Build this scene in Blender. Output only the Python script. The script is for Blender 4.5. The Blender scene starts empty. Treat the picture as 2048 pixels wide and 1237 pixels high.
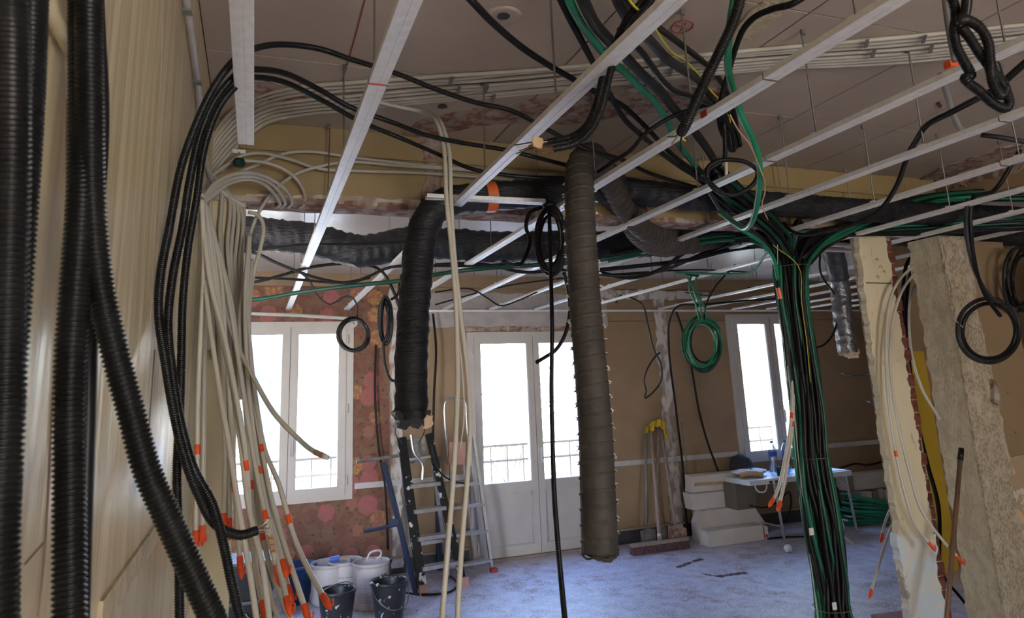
import bpy, math, random
import numpy as np
from mathutils import Matrix, Vector, geometry
random.seed(7); rng = np.random.default_rng(7)
S = bpy.context.scene
COL = S.collection
PI = math.pi

# ---------------------------------------------------------------- camera
F_PX, CX, CY = 1393.3355, 1024.0, 470.0
PITCH, YAW, ROLL = .2142, .3550, -.0403
CAM = np.array([0., 0., 1.62])
_F = np.array([math.sin(YAW)*math.cos(PITCH), math.cos(YAW)*math.cos(PITCH), math.sin(PITCH)])
_r0 = np.array([math.cos(YAW), -math.sin(YAW), 0.]); _u0 = np.cross(_r0, _F)
_R = math.cos(ROLL)*_r0 + math.sin(ROLL)*_u0
_U = -math.sin(ROLL)*_r0 + math.cos(ROLL)*_u0
cd = bpy.data.cameras.new('camera'); cam = bpy.data.objects.new('camera', cd); COL.objects.link(cam)
cd.sensor_width = 36; cd.lens = F_PX/2048*36; cd.shift_y = -(618.5-CY)/2048
cd.clip_start = .02; cd.clip_end = 200
cd.dof.use_dof = True; cd.dof.focus_distance = 3.4; cd.dof.aperture_fstop = 11
m = Matrix(((_R[0], _U[0], -_F[0], CAM[0]), (_R[1], _U[1], -_F[1], CAM[1]), (_R[2], _U[2], -_F[2], CAM[2]), (0, 0, 0, 1)))
cam.matrix_world = m
S.camera = cam

# ---------------------------------------------------------------- light
w = bpy.data.worlds.new('sky'); S.world = w; w.use_nodes = True
nt = w.node_tree; bg = nt.nodes['Background']
bg.inputs[1].default_value = 14.0
_tc = nt.nodes.new('ShaderNodeTexCoord'); _sx = nt.nodes.new('ShaderNodeSeparateXYZ'); _cr = nt.nodes.new('ShaderNodeValToRGB')
nt.links.new(_tc.outputs['Generated'], _sx.inputs[0]); nt.links.new(_sx.outputs[2], _cr.inputs[0]); nt.links.new(_cr.outputs[0], bg.inputs[0])
_e = _cr.color_ramp.elements; _e[0].position = 0; _e[0].color = (.95, .93, .88, 1); _e[1].position = .75; _e[1].color = (.22, .42, .95, 1)
_e2 = _e.new(.12); _e2.color = (.90, .95, 1, 1); _e3 = _e.new(.35); _e3.color = (.42, .62, 1, 1)
# sun from behind the building, lighting the street and the facades opposite
sl = bpy.data.lights.new('sun', 'SUN'); sl.energy = 55; sl.angle = .01; sl.color = (1, .88, .70)
so_ = bpy.data.objects.new('sun', sl); COL.objects.link(so_); so_.rotation_euler = (math.radians(48), 0, math.radians(18))
S.view_settings.view_transform = 'Standard'; S.view_settings.look = 'None'
S.view_settings.gamma = 1; S.view_settings.use_curve_mapping = False
S.view_settings.exposure = 0.42
S.cycles.use_denoising = True
S.cycles.max_bounces = 10; S.cycles.diffuse_bounces = 6; S.cycles.glossy_bounces = 4
S.cycles.transparent_max_bounces = 12
S.cycles.sample_clamp_indirect = 6

def area(name, loc, rot, sx, sy, power, col=(1, 1, 1), portal=False):
    l = bpy.data.lights.new(name, 'AREA'); l.shape = 'RECTANGLE'; l.size = sx; l.size_y = sy
    l.energy = power; l.color = col
    if portal: l.cycles.is_portal = True
    o = bpy.data.objects.new(name, l); COL.objects.link(o); o.location = loc; o.rotation_euler = rot
    return o
# daylight portals in the window openings (they only guide the sky's light)
area('portal', (.3, 7.0, 1.48), (-PI/2, 0, 0), 1.2, 1.7, 1, portal=True)
area('portal', (2.7, 7.0, 1.4), (-PI/2, 0, 0), 1.5, 1.7, 1, portal=True)
area('portal', (5.72, 7.0, 1.5), (-PI/2, 0, 0), 1.25, 1.7, 1, portal=True)
# added fill lamp inside the rear wall, standing in for window daylight
area('rear_fill_light', (2.3, -3.3, 1.5), (PI/2, 0, 0), 3.0, 1.7, 9, (1, .93, .80))

# ---------------------------------------------------------------- geometry helpers
def ray(px, py):
    return _R*((px-CX)/F_PX) - _U*((py-CY)/F_PX) + _F
def at(px, py, d):
    """point of the room seen at a pixel: d > 0 on the plane Y = d, d < 0 at the height z = -d"""
    r = ray(px, py)
    p = CAM + r*((-d-CAM[2])/r[2] if d < 0 else d/r[1])
    if p[2] > 2.785: p = CAM + (p-CAM)*(2.785-CAM[2])/(p[2]-CAM[2])
    if p[0] < -.19 and p[1] < 3: p = CAM + (p-CAM)*(-.19/p[0])
    return p
def at_x(px, py, X):
    r = ray(px, py); return CAM + r*(X/r[0])
def P3(path):
    known = [(i, at(*p)) for i, p in enumerate(path) if len(p) == 3]
    ii = [k[0] for k in known]; yy = [k[1][1] for k in known]
    out = []
    for i, p in enumerate(path):
        out.append(at(*p) if len(p) == 3 else at(p[0], p[1], float(np.interp(i, ii, yy))))
    return np.array(out)
def smooth(pts, step):
    pts = np.asarray(pts, float)
    if len(pts) < 3:
        q = pts
    else:
        e = np.vstack([2*pts[0]-pts[1], pts, 2*pts[-1]-pts[-2]]); q = []
        for i in range(1, len(e)-2):
            p0, p1, p2, p3 = e[i-1:i+3]
            d = [max(np.linalg.norm(b-a), 1e-6)**.5 for a, b in ((p0, p1), (p1, p2), (p2, p3))]
            m1 = (p1-p0)/d[0]-(p2-p0)/(d[0]+d[1])+(p2-p1)/d[1]; m2 = (p2-p1)/d[1]-(p3-p1)/(d[1]+d[2])+(p3-p2)/d[2]
            m1 *= d[1]; m2 *= d[1]
            t = np.linspace(0, 1, 13)[:-1, None]
            q.append((2*t**3-3*t**2+1)*p1+(t**3-2*t**2+t)*m1+(-2*t**3+3*t**2)*p2+(t**3-t**2)*m2)
        q = np.vstack(q+[pts[-1:]])
    L = np.r_[0, np.cumsum(np.linalg.norm(np.diff(q, axis=0), axis=1))]
    n = max(2, int(L[-1]/step)+1); s = np.linspace(0, L[-1], n)
    return np.array([np.interp(s, L, q[:, k]) for k in range(3)]).T
class Mesh:
    def __init__(s): s.v = []; s.f = []; s.n = 0
    def add(s, v, f):
        v = np.asarray(v, float); s.v.append(v); s.f += [tuple(i+s.n for i in q) for q in f]; s.n += len(v); return s
    def box(s, x0, x1, y0, y1, z0, z1):
        v = [(x, y, z) for x in (x0, x1) for y in (y0, y1) for z in (z0, z1)]
        return s.add(v, [(0, 1, 3, 2), (4, 6, 7, 5), (0, 4, 5, 1), (2, 3, 7, 6), (0, 2, 6, 4), (1, 5, 7, 3)])
    def bar(s, a, b, w_, h_, up=(0, 0, 1)):
        a = np.array(a, float); b = np.array(b, float); d = b-a; d /= np.linalg.norm(d); up = np.array(up, float)
        r = np.cross(d, up)
        if np.linalg.norm(r) < 1e-4: r = np.cross(d, (1, 0, 0))
        r /= np.linalg.norm(r); u = np.cross(r, d)
        v = [p+r*i*w_/2+u*j*h_/2 for p in (a, b) for i, j in ((-1, -1), (1, -1), (1, 1), (-1, 1))]
        return s.add(v, [(0, 3, 2, 1), (4, 5, 6, 7), (0, 1, 5, 4), (1, 2, 6, 5), (2, 3, 7, 6), (3, 0, 4, 7)])
    def tube(s, q, r, sides=8, cap=True, closed=False):
        q = np.asarray(q, float); n = len(q); r = np.broadcast_to(np.asarray(r, float), (n,))
        T = np.gradient(q, axis=0)
        if closed: T = np.roll(q, -1, 0)-np.roll(q, 1, 0)
        T /= np.linalg.norm(T, axis=1)[:, None]+1e-12
        u = np.cross(T[0], (0, 0, 1.)); u = u if np.linalg.norm(u) > .1 else np.cross(T[0], (1., 0, 0)); u /= np.linalg.norm(u)
        N = np.empty_like(q)
        for i in range(n):
            u = u-T[i]*np.dot(u, T[i]); u /= np.linalg.norm(u)+1e-12; N[i] = u
        B = np.cross(T, N); a = np.arange(sides)*2*PI/sides
        v = q[:, None]+r[:, None, None]*(np.cos(a)[None, :, None]*N[:, None]+np.sin(a)[None, :, None]*B[:, None])
        f = []
        for i in range(n if closed else n-1):
            j = (i+1) % n
            for k in range(sides):
                l = (k+1) % sides; f.append((i*sides+k, i*sides+l, j*sides+l, j*sides+k))
        if cap and not closed: f += [tuple(range(sides))[::-1], tuple((n-1)*sides+k for k in range(sides))]
        return s.add(v.reshape(-1, 3), f)
    def lathe(s, c, prof, sides=20, axis=None):
        c = np.array(c, float); a = np.arange(sides)*2*PI/sides; v = []; f = []
        for r_, z_ in prof: v += [(c[0]+r_*math.cos(t), c[1]+r_*math.sin(t), c[2]+z_) for t in a]
        for i in range(len(prof)-1):
            for k in range(sides):
                l = (k+1) % sides; f.append((i*sides+k, i*sides+l, (i+1)*sides+l, (i+1)*sides+k))
        return s.add(v, f)
    def prism(s, poly, fn, t0, t1):
        """poly: 2-D outline; fn(u, v, t) -> 3-D"""
        n = len(poly); v = [fn(a, b, t) for t in (t0, t1) for a, b in poly]
        tri = geometry.tessellate_polygon([[Vector((a, b, 0)) for a, b in poly]])
        f = [tuple(t) for t in tri]+[tuple(i+n for i in t)[::-1] for t in tri]
        f += [(i, (i+1) % n, (i+1) % n+n, i+n) for i in range(n)]
        return s.add(v, f)
def ragged(poly, amp, step, edges=None):
    out = []; n = len(poly)
    for i in range(n):
        a = np.array(poly[i], float); b = np.array(poly[(i+1) % n], float); L = np.linalg.norm(b-a)
        if edges is not None and i not in edges: out.append(tuple(a)); continue
        k = max(1, int(L/step)); nn = np.array([-(b-a)[1], (b-a)[0]])/max(L, 1e-6); o = 0
        for j in range(k):
            o = .55*o + amp*random.uniform(-1, 1)
            out.append(tuple(a+(b-a)*j/k+(nn*o if j else 0)))
    return out
def obj(name, me_, mat, parent=None, sm=False, label=None, cat=None, group=None, kind=None, origin=None):
    v = np.vstack(me_.v); v = v if v.ndim == 2 else v.reshape(-1, 3)
    if origin is None:
        origin = np.array(parent['_o']) if (parent is not None and '_o' in parent) else np.array([v[:, 0].mean(), v[:, 1].mean(), v[:, 2].min()])
    origin = np.asarray(origin, float)
    me = bpy.data.meshes.new(name); me.from_pydata((v-origin).tolist(), [], me_.f)
    if mat: me.materials.append(mat)
    if sm: me.polygons.foreach_set('use_smooth', [True]*len(me.polygons))
    me.update()
    o = bpy.data.objects.new(name, me); COL.objects.link(o); o['_o'] = tuple(origin)
    if parent is not None:
        o.parent = parent; o.location = origin-np.array(parent['_o'])
    else: o.location = origin
    tag(o, label, cat, group, kind); return o
def tag(o, label=None, cat=None, group=None, kind=None):
    if label: o['label'] = label
    if cat: o['category'] = cat
    if group: o['group'] = group
    if kind: o['kind'] = kind
def root(name, loc, label=None, cat=None, group=None, kind=None):
    o = bpy.data.objects.new(name, None); COL.objects.link(o); o.location = loc; o['_o'] = tuple(float(x) for x in loc)
    o.empty_display_size = .05
    tag(o, label, cat, group, kind); return o

# ---------------------------------------------------------------- materials
def M(name, col, rough=.5, metal=0., col2=None, scale=8., lo=.4, hi=.6, bump=0., bscale=60., stretch=(1, 1, 1), spec=.5,
      col3=None, scale3=3., lo3=.55, hi3=.62, bstretch=None, alpha=1., bdet=6.):
    mt = bpy.data.materials.new(name); mt.use_nodes = True; t = mt.node_tree; N = t.nodes; L = t.links
    b = N['Principled BSDF']; b.inputs['Base Color'].default_value = (*col, 1)
    b.inputs['Roughness'].default_value = rough; b.inputs['Metallic'].default_value = metal
    b.inputs['Specular IOR Level'].default_value = spec; b.inputs['Alpha'].default_value = alpha
    tc = N.new('ShaderNodeTexCoord')
    def noise(sc, st, det=6.):
        mp = N.new('ShaderNodeMapping'); mp.inputs['Scale'].default_value = st
        L.new(tc.outputs['Object'], mp.inputs['Vector'])
        n = N.new('ShaderNodeTexNoise'); n.inputs['Scale'].default_value = sc; n.inputs['Detail'].default_value = det
        L.new(mp.outputs[0], n.inputs['Vector']); return n
    def ramp(src, l_, h_):
        r = N.new('ShaderNodeMapRange'); r.inputs[1].default_value = l_; r.inputs[2].default_value = h_
        L.new(src, r.inputs[0]); return r.outputs[0]
    def mix(f, a, c):
        x = N.new('ShaderNodeMix'); x.data_type = 'RGBA'; L.new(f, x.inputs[0])
        if isinstance(a, tuple): x.inputs[6].default_value = (*a, 1)
        else: L.new(a, x.inputs[6])
        x.inputs[7].default_value = (*c, 1); return x.outputs[2]
    out = None
    if col2 is None: col2 = tuple(c*.86 for c in col)
    out = mix(ramp(noise(scale, stretch).outputs['Fac'], lo, hi), col, col2)
    if col3: out = mix(ramp(noise(scale3, stretch).outputs['Fac'], lo3, hi3), out, col3)
    L.new(out, b.inputs['Base Color'])
    if bump:
        n = noise(bscale, bstretch or stretch, bdet); bp = N.new('ShaderNodeBump'); bp.inputs['Strength'].default_value = bump
        bp.inputs['Distance'].default_value = .01
        L.new(n.outputs['Fac'], bp.inputs['Height']); L.new(bp.outputs[0], b.inputs['Normal'])
    mt['x'] = 1
    return mt
def emis_free_glass():
    mt = bpy.data.materials.new('window_glass'); mt.use_nodes = True; t = mt.node_tree; N = t.nodes; L = t.links
    N.remove(N['Principled BSDF']); o = N['Material Output']
    tr = N.new('ShaderNodeBsdfTransparent'); tr.inputs[0].default_value = (.93, .96, .96, 1)
    gl = N.new('ShaderNodeBsdfGlossy'); gl.inputs['Roughness'].default_value = .02
    mx = N.new('ShaderNodeMixShader'); mx.inputs[0].default_value = .06
    L.new(tr.outputs[0], mx.inputs[1]); L.new(gl.outputs[0], mx.inputs[2]); L.new(mx.outputs[0], o.inputs[0]); return mt
GLASS = emis_free_glass()
def clear_plastic():
    mt = bpy.data.materials.new('clear_plastic'); mt.use_nodes = True; t = mt.node_tree; N = t.nodes; L = t.links
    N.remove(N['Principled BSDF']); o = N['Material Output']
    tr = N.new('ShaderNodeBsdfTransparent'); tr.inputs[0].default_value = (.72, .82, .95, 1)
    gl = N.new('ShaderNodeBsdfGlossy'); gl.inputs['Roughness'].default_value = .08; gl.inputs[0].default_value = (.8, .9, 1, 1)
    mx = N.new('ShaderNodeMixShader'); mx.inputs[0].default_value = .3
    L.new(tr.outputs[0], mx.inputs[1]); L.new(gl.outputs[0], mx.inputs[2]); L.new(mx.outputs[0], o.inputs[0]); return mt
CLEAR = clear_plastic()
def floral():
    mt = bpy.data.materials.new('floral_wallpaper'); mt.use_nodes = True; t = mt.node_tree; N = t.nodes; L = t.links
    b = N['Principled BSDF']; b.inputs['Roughness'].default_value = .7
    tc = N.new('ShaderNodeTexCoord'); mp = N.new('ShaderNodeMapping'); mp.inputs['Scale'].default_value = (1, 0, 1)
    L.new(tc.outputs['Object'], mp.inputs[0])
    def mix(f, a, c):
        x = N.new('ShaderNodeMix'); x.data_type = 'RGBA'; L.new(f, x.inputs[0])
        for s_, k in ((a, 6), (c, 7)):
            if isinstance(s_, tuple): x.inputs[k].default_value = (*s_, 1)
            else: L.new(s_, x.inputs[k])
        return x.outputs[2]
    def rng_(src, a, c):
        r = N.new('ShaderNodeMapRange'); r.inputs[1].default_value = a; r.inputs[2].default_value = c; L.new(src, r.inputs[0]); return r.outputs[0]
    v = N.new('ShaderNodeTexVoronoi'); v.inputs['Scale'].default_value = 5.2; v.inputs['Randomness'].default_value = .55; L.new(mp.outputs[0], v.inputs['Vector'])
    sep = N.new('ShaderNodeSeparateColor'); L.new(v.outputs['Color'], sep.inputs[0])
    n1 = N.new('ShaderNodeTexNoise'); n1.inputs['Scale'].default_value = 26; n1.inputs['Detail'].default_value = 3; L.new(mp.outputs[0], n1.inputs['Vector'])
    n2 = N.new('ShaderNodeTexNoise'); n2.inputs['Scale'].default_value = 9; L.new(mp.outputs[0], n2.inputs['Vector'])
    base = mix(rng_(n2.outputs['Fac'], .42, .58), (.19, .075, .052), (.21, .11, .06))
    base = mix(rng_(n1.outputs['Fac'], .60, .64), base, (.09, .055, .035))
    flow = mix(rng_(sep.outputs[0], .5, .52), (.44, .10, .13), (.42, .23, .06))
    flow = mix(rng_(sep.outputs[1], .62, .64), flow, (.30, .12, .07))
    v2 = N.new('ShaderNodeTexVoronoi'); v2.inputs['Scale'].default_value = 34; L.new(mp.outputs[0], v2.inputs['Vector'])
    flow = mix(rng_(v2.outputs['Distance'], .35, .6), flow, (.30, .12, .09))
    jit = N.new('ShaderNodeMath'); jit.operation = 'MULTIPLY_ADD'; L.new(n1.outputs['Fac'], jit.inputs[0]); jit.inputs[1].default_value = .22; L.new(v.outputs['Distance'], jit.inputs[2])
    col = mix(rng_(jit.outputs[0], .58, .55), base, flow)
    L.new(col, b.inputs['Base Color']); return mt
M_floral = floral()
def floor_mat():
    mt = M('dusty_floor', (.36, .32, .39), .42, 0, (.56, .53, .62), 8, .36, .64, .4, 120, spec=.5, col3=(.26, .15, .15), scale3=5.5, lo3=.54, hi3=.68, stretch=(1, 1, 1))
    t = mt.node_tree; N = t.nodes; L = t.links; b = N['Principled BSDF']
    # swept plaster dust in curved streaks
    tc = N.new('ShaderNodeTexCoord'); wv = N.new('ShaderNodeTexWave'); wv.inputs['Scale'].default_value = 6.5; wv.inputs['Distortion'].default_value = 28; wv.inputs['Detail'].default_value = 7; wv.inputs['Detail Scale'].default_value = 2.5
    L.new(tc.outputs['Object'], wv.inputs['Vector'])
    r = N.new('ShaderNodeMapRange'); r.inputs[1].default_value = .62; r.inputs[2].default_value = 1.0; L.new(wv.outputs['Fac'], r.inputs[0])
    src = b.inputs['Base Color'].links[0].from_socket
    x = N.new('ShaderNodeMix'); x.data_type = 'RGBA'; L.new(r.outputs[0], x.inputs[0]); L.new(src, x.inputs[6]); x.inputs[7].default_value = (.72, .68, .74, 1)
    L.new(x.outputs[2], b.inputs['Base Color'])
    r2 = N.new('ShaderNodeMapRange'); r2.inputs[3].default_value = .25; r2.inputs[4].default_value = .5
    nn = N.new('ShaderNodeTexNoise'); nn.inputs['Scale'].default_value = 14; L.new(tc.outputs['Object'], nn.inputs['Vector']); L.new(nn.outputs['Fac'], r2.inputs[0]); L.new(r2.outputs[0], b.inputs['Roughness'])
    return mt
M_floor = floor_mat()
M_ceil = M('painted_ceiling', (.44, .37, .30), .6, 0, (.40, .335, .27), 3, .3, .7, .08, 30)
M_ceil2 = M('glossy_ceiling_paint', (.62, .57, .52), .28, 0, (.5, .45, .4), 3, .3, .7, .35, 5)
M_lintel = M('ochre_paint', (.34, .25, .115), .5, 0, (.29, .21, .10), 2.5, .35, .65, .1, 20)
M_cream = M('cream_gloss_paint', (.70, .60, .38), .26, 0, (.60, .50, .30), 5, .3, .7, 1.0, 4.0, bdet=2.5, stretch=(1, 3.0, .3), col3=(.50, .41, .27), scale3=4, lo3=.60, hi3=.75)
M_cream2 = M('cream_paint_stub', (.56, .49, .31), .45, 0, (.5, .43, .27), 4, .3, .7, .15, 20)
M_brown = M('brown_wallpaper', (.34, .235, .14), .75, 0, (.29, .195, .115), 3, .35, .65, .15, 40, col3=(.24, .155, .09), scale3=2, lo3=.56, hi3=.75)
M_brown_r = M('brown_plaster', (.33, .23, .13), .75, 0, (.28, .19, .105), 2, .35, .65, .12, 25)
M_yellow = M('ochre_yellow_paint', (.62, .40, .045), .5, 0, (.55, .34, .03), 2, .3, .7, .08, 15)
M_rough = M('stripped_plaster', (.48, .41, .29), .95, 0, (.30, .24, .165), 90, .44, .60, 1.0, 90, stretch=(1, 1, .6), col3=(.56, .49, .37), scale3=18, lo3=.5, hi3=.7)
M_rough2 = M('scraped_plaster', (.56, .48, .33), .9, 0, (.46, .38, .25), 24, .42, .60, 1.0, 80, stretch=(1, 1, .5), col3=(.38, .31, .21), scale3=90, lo3=.58, hi3=.66)
M_scar = M('broken_plaster', (.36, .28, .23), .95, 0, (.22, .11, .08), 22, .44, .58, 1.0, 40, col3=(.46, .41, .36), scale3=8, lo3=.54, hi3=.68)
M_paint_old = M('old_cream_paint', (.70, .62, .42), .6, 0, (.66, .58, .40), 5, .3, .7, .35, 35, stretch=(1, 1, .35), col3=(.50, .43, .29), scale3=26, lo3=.66, hi3=.70)
M_paint_blue = M('peeling_pale_blue_paint', (.62, .68, .70), .6, 0, (.70, .68, .60), 7, .48, .54, .6, 25, col3=(.42, .36, .27), scale3=6, lo3=.60, hi3=.63)
M_brick = M('red_brick', (.20, .055, .035), .9, 0, (.12, .03, .02), 30, .4, .6, .8, 80)
M_mortar = M('old_mortar', (.40, .33, .25), .95, 0, (.28, .22, .17), 30, .4, .6, .8, 60)
M_chase = M('filled_chase_plaster', (.62, .58, .54), .9, 0, (.36, .28, .24), 12, .47, .57, .9, 40, stretch=(1, 1, .5))
M_black_base = M('dark_baseboard', (.05, .045, .045), .5)
M_pvc = M('white_window_pvc', (.56, .52, .48), .35, 0, (.52, .48, .44), 4)
M_pvcline = M('sash_gasket', (.12, .12, .12), .6)
M_rail_white = M('white_wall_trunking', (.55, .53, .52), .4)
M_galv = M('galvanised_steel', (.88, .87, .84), .40, .25, (.78, .78, .76), 40, .35, .65, .12, 50)
M_rod = M('zinc_rod', (.26, .25, .23), .4, .8)
M_conduit = M('black_corrugated_plastic', (.007, .007, .007), .30, 0, (.012, .012, .012), 20, spec=.22)
M_cable = M('black_cable_sheath', (.008, .008, .009), .36, 0, (.014, .014, .014), 10, spec=.18)
M_cable_g = M('dusty_black_sheath', (.028, .028, .030), .5, 0, (.014, .014, .014), 8, spec=.3)
M_green = M('green_conduit', (.012, .20, .10), .33, 0, (.010, .15, .08), 8)
M_dgreen2 = M('bottle_green_conduit', (.008, .12, .06), .4, 0, (.006, .08, .045), 8, spec=.3)
M_dgreen = M('dark_green_sheath', (.006, .05, .032), .4, 0, (.005, .035, .024), 8, spec=.25)
M_white = M('white_plastic_pipe', (.58, .55, .47), .36, 0, (.52, .49, .42), 5)
M_white2 = M('dull_white_pipe', (.46, .43, .37), .45, 0, (.40, .37, .31), 5)  # duller, greyer white than the other pipe plastic
M_grey = M('grey_conduit', (.20, .20, .19), .45)
M_orange = M('orange_tape', (.78, .10, .02), .4, 0, (.66, .07, .015), 20)
M_yelgr = M('yellow_green_wire', (.62, .55, .03), .4)
M_tan = M('tan_wire', (.50, .30, .12), .4)
M_red = M('red_wire', (.45, .03, .04), .4)
M_copper = M('copper_strands', (.55, .42, .33), .35, .9)
M_insul = M('black_duct_sleeve', (.010, .010, .013), .5, 0, (.018, .018, .022), 10, .4, .6, 1.0, 38, stretch=(.6, .6, 2.2), spec=.4)
M_flex = M('grey_flexible_duct', (.062, .052, .044), .62, 0, (.046, .039, .033), 12, .4, .6, .4, 40, spec=.35)
M_foil = M('crinkled_foil_sleeve', (.30, .30, .32), .33, .8, (.18, .18, .2), 18, .4, .6, 1.0, 28)
M_foam = M('torn_insulation', (.70, .56, .40), .95, 0, (.6, .42, .28), 20)
M_alu = M('aluminium', (.62, .61, .59), .35, .85, (.5, .5, .48), 15)
M_blackpaint = M('splattered_black_paint', (.006, .006, .006), .5, 0, (.5, .47, .43), 12, .60, .62, .2, 40, spec=.2)
M_net = M('ladder_net', (.18, .17, .16), .8, 0, (.3, .28, .26), 20)
M_navy = M('navy_steel', (.02, .035, .08), .45)
M_wood = M('raw_wood', (.42, .28, .18), .7, 0, (.34, .22, .13), 12, stretch=(4, 4, .5))
M_oldwood = M('grey_wood_handle', (.34, .26, .21), .75, 0, (.26, .2, .16), 12, stretch=(4, 4, .5))
M_pink = M('pink_dusty_block', (.48, .26, .20), .8)
M_pail = M('white_pail_plastic', (.46, .42, .41), .45, 0, (.36, .31, .30), 6, .5, .62)
M_pailin = M('pail_plaster_residue', (.34, .30, .26), .9, 0, (.5, .47, .42), 12)
M_bucket = M('black_bucket_rubber', (.015, .015, .018), .4, 0, (.5, .49, .47), 22, .66, .69)
M_bucketin = M('mortar_residue', (.24, .23, .22), .9, 0, (.5, .49, .47), 26, .45, .55)
M_bluetub = M('blue_plastic', (.02, .06, .17), .4)
M_steel = M('worn_steel', (.30, .29, .28), .5, .7, (.2, .18, .16), 12)
M_bristle = M('purple_brown_bristles', (.07, .035, .045), .9, 0, (.12, .07, .08), 60)
M_cloth = M('yellow_cloth', (.62, .42, .03), .85, 0, (.5, .32, .02), 14, .4, .6, .5, 40)
M_card = M('white_cardboard', (.66, .61, .57), .75, 0, (.60, .55, .51), 5)
M_kraft = M('brown_cardboard', (.50, .34, .19), .8)
M_tablew = M('white_table_plastic', (.70, .72, .74), .4)
M_dark = M('dark_fabric', (.03, .03, .035), .8)
M_paper = M('white_paper', (.80, .80, .83), .7)
M_bluelab = M('blue_label', (.05, .12, .45), .4)
M_brownwood = M('brown_broomstick', (.18, .10, .06), .5)
M_stain = M('dark_brown_residue', (.11, .05, .03), .7)
M_redmark = M('red_pencil', (.35, .04, .03), .8)
M_facade = M('pale_facade_render', (.62, .61, .58), .9)
M_facade2 = M('cream_facade_render', (.66, .62, .55), .9)
M_shut = M('grey_green_shutter', (.25, .33, .33), .7)
M_dglass = M('dark_window_glass', (.05, .07, .10), .1)
M_ironr = M('balcony_iron', (.25, .20, .16), .5)
M_blue_aw = M('blue_canvas', (.06, .20, .50), .7)
M_road = M('grey_street', (.34, .34, .36), .9)

# ---------------------------------------------------------------- setting
HC, YB, YL = 2.8, 6.816, 3.05          # ceiling, window wall, line of the removed partition
def struct(name, me_, mat, parent=None, **k):
    return obj(name, me_, mat, parent, kind=None if parent else 'structure', **k)
struct('floor', Mesh().box(-1.3, 8.6, -3.6, YB+.3, -.12, 0), M_floor, label='dusty lilac grey floor with swept plaster dust')
# ceiling: boards with recessed joints (parts) under a slab
ce = struct('ceiling', Mesh().box(-1.3, 8.6, -3.6, YB+.3, HC, HC+.15), M_mortar, label='beige painted ceiling of large boards with thin joints')
xs = [-1.3, -.2, .42, 1.05, 1.68, 2.31, 2.94, 3.57, 4.2, 5.4, 6.6, 8.3]; ys = [-3.5, -1.2, .55, 1.62, 2.40, 3.05]
for j in range(len(ys)-1):
    for i in range(len(xs)-1):
        g = .0035
        obj('ceiling_board', Mesh().box(xs[i]+g, xs[i+1]-g, ys[j]+g, ys[j+1]-g, HC-.012-random.random()*.002, HC+.001), M_ceil, ce)
obj('far_ceiling', Mesh().box(-1.3, 8.5, 3.175, YB, 2.745, HC+.01), M_ceil2, ce)
obj('cornice', Mesh().box(-1.3, 8.5, YB-.05, YB+.01, 2.62, 2.75), M_brown, ce)

def wall_holes(name, x0, x1, z0, z1, ya, yb, holes, mat, **k):
    X = sorted({x0, x1, *[h[0] for h in holes], *[h[1] for h in holes]}); Z = sorted({z0, z1, *[h[2] for h in holes], *[h[3] for h in holes]})
    me_ = Mesh()
    for i in range(len(X)-1):
        for j in range(len(Z)-1):
            cx, cz = (X[i]+X[i+1])/2, (Z[j]+Z[j+1])/2
            if not any(h[0] < cx < h[1] and h[2] < cz < h[3] for h in holes): me_.box(X[i], X[i+1], ya, yb, Z[j], Z[j+1])
    return struct(name, me_, mat, **k)
W1 = (-.21, .80, .75, 2.22); DR = (2.05, 3.36, .0, 2.10); W2 = (5.20, 6.24, .75, 2.27)
wb = wall_holes('wall_back', -1.3, 8.5, 0, HC, YB, YB+.28, [W1, DR, W2], M_brown, label='brown papered window wall with chases and white trunking')
# floral paper sheet left of the first chase
X_ch = 1.215
X = [-1.3, -.21, .80, X_ch]; me_ = Mesh()
me_.box(-1.3, -.21, YB-.004, YB+.001, 0, 2.62); me_.box(.80, X_ch, YB-.004, YB+.001, 0, 2.62)
me_.box(-.21, .80, YB-.004, YB+.001, 0, .75); me_.box(-.21, .80, YB-.004, YB+.001, 2.22, 2.62)
obj('floral_wallpaper', me_, M_floral, wb, label='pink and yellow flowered wallpaper')
# brown paper: upper frieze and its seam
me_ = Mesh()
for a, b in ((1.34, 2.0), (3.42, 4.17), (4.36, 5.12), (6.32, 8.4)): me_.box(a, b, YB-.006, YB+.001, 2.27, 2.275)
obj('wallpaper_seam', me_, M_black_base, wb)
fnb = lambda u, v, t: (u, t, v)
for k, (xa, xb, za, zb) in enumerate(((1.225, 1.33, .05, 2.62), (4.185, 4.33, .05, 2.62))):
    obj('plaster_chase', Mesh().prism(ragged([(xa, za), (xb, za), (xb-.01, zb), (xa, zb)], .014, .035, (1, 3)), fnb, YB-.024, YB+.001), M_chase, wb, label='rough filled chase in the wall')
obj('plaster_chase', Mesh().prism(ragged([(1.98, 2.18), (3.45, 2.18), (3.45, 2.215), (1.98, 2.22)], .008, .03), fnb, YB-.012, YB+.001), M_scar, wb)
obj('plaster_chase', Mesh().prism(ragged([(1.34, 2.22), (3.6, 2.22), (3.6, 2.56), (1.7, 2.58), (1.34, 2.5)], .01, .05), fnb, YB-.008, YB+.001), M('grey_skim', (.42, .38, .36), .8), wb)
obj('plaster_chase', Mesh().prism(ragged([(3.2, 2.52), (4.9, 2.50), (4.9, 2.60), (3.2, 2.62)], .01, .05), fnb, YB-.06, YB-.04), M_chase, wb)
me_ = Mesh()
for a, b in ((.89, 1.96), (3.45, 5.10), (6.33, 8.4)): me_.box(a, b, YB-.026, YB, .762, .812)
obj('wall_trunking', me_, M_rail_white, wb, label='white trunking strip')
me_ = Mesh()
for a, b in ((-1.3, 1.96), (3.47, 8.5)): me_.box(a, b, YB-.02, YB, 0, .13)
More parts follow.
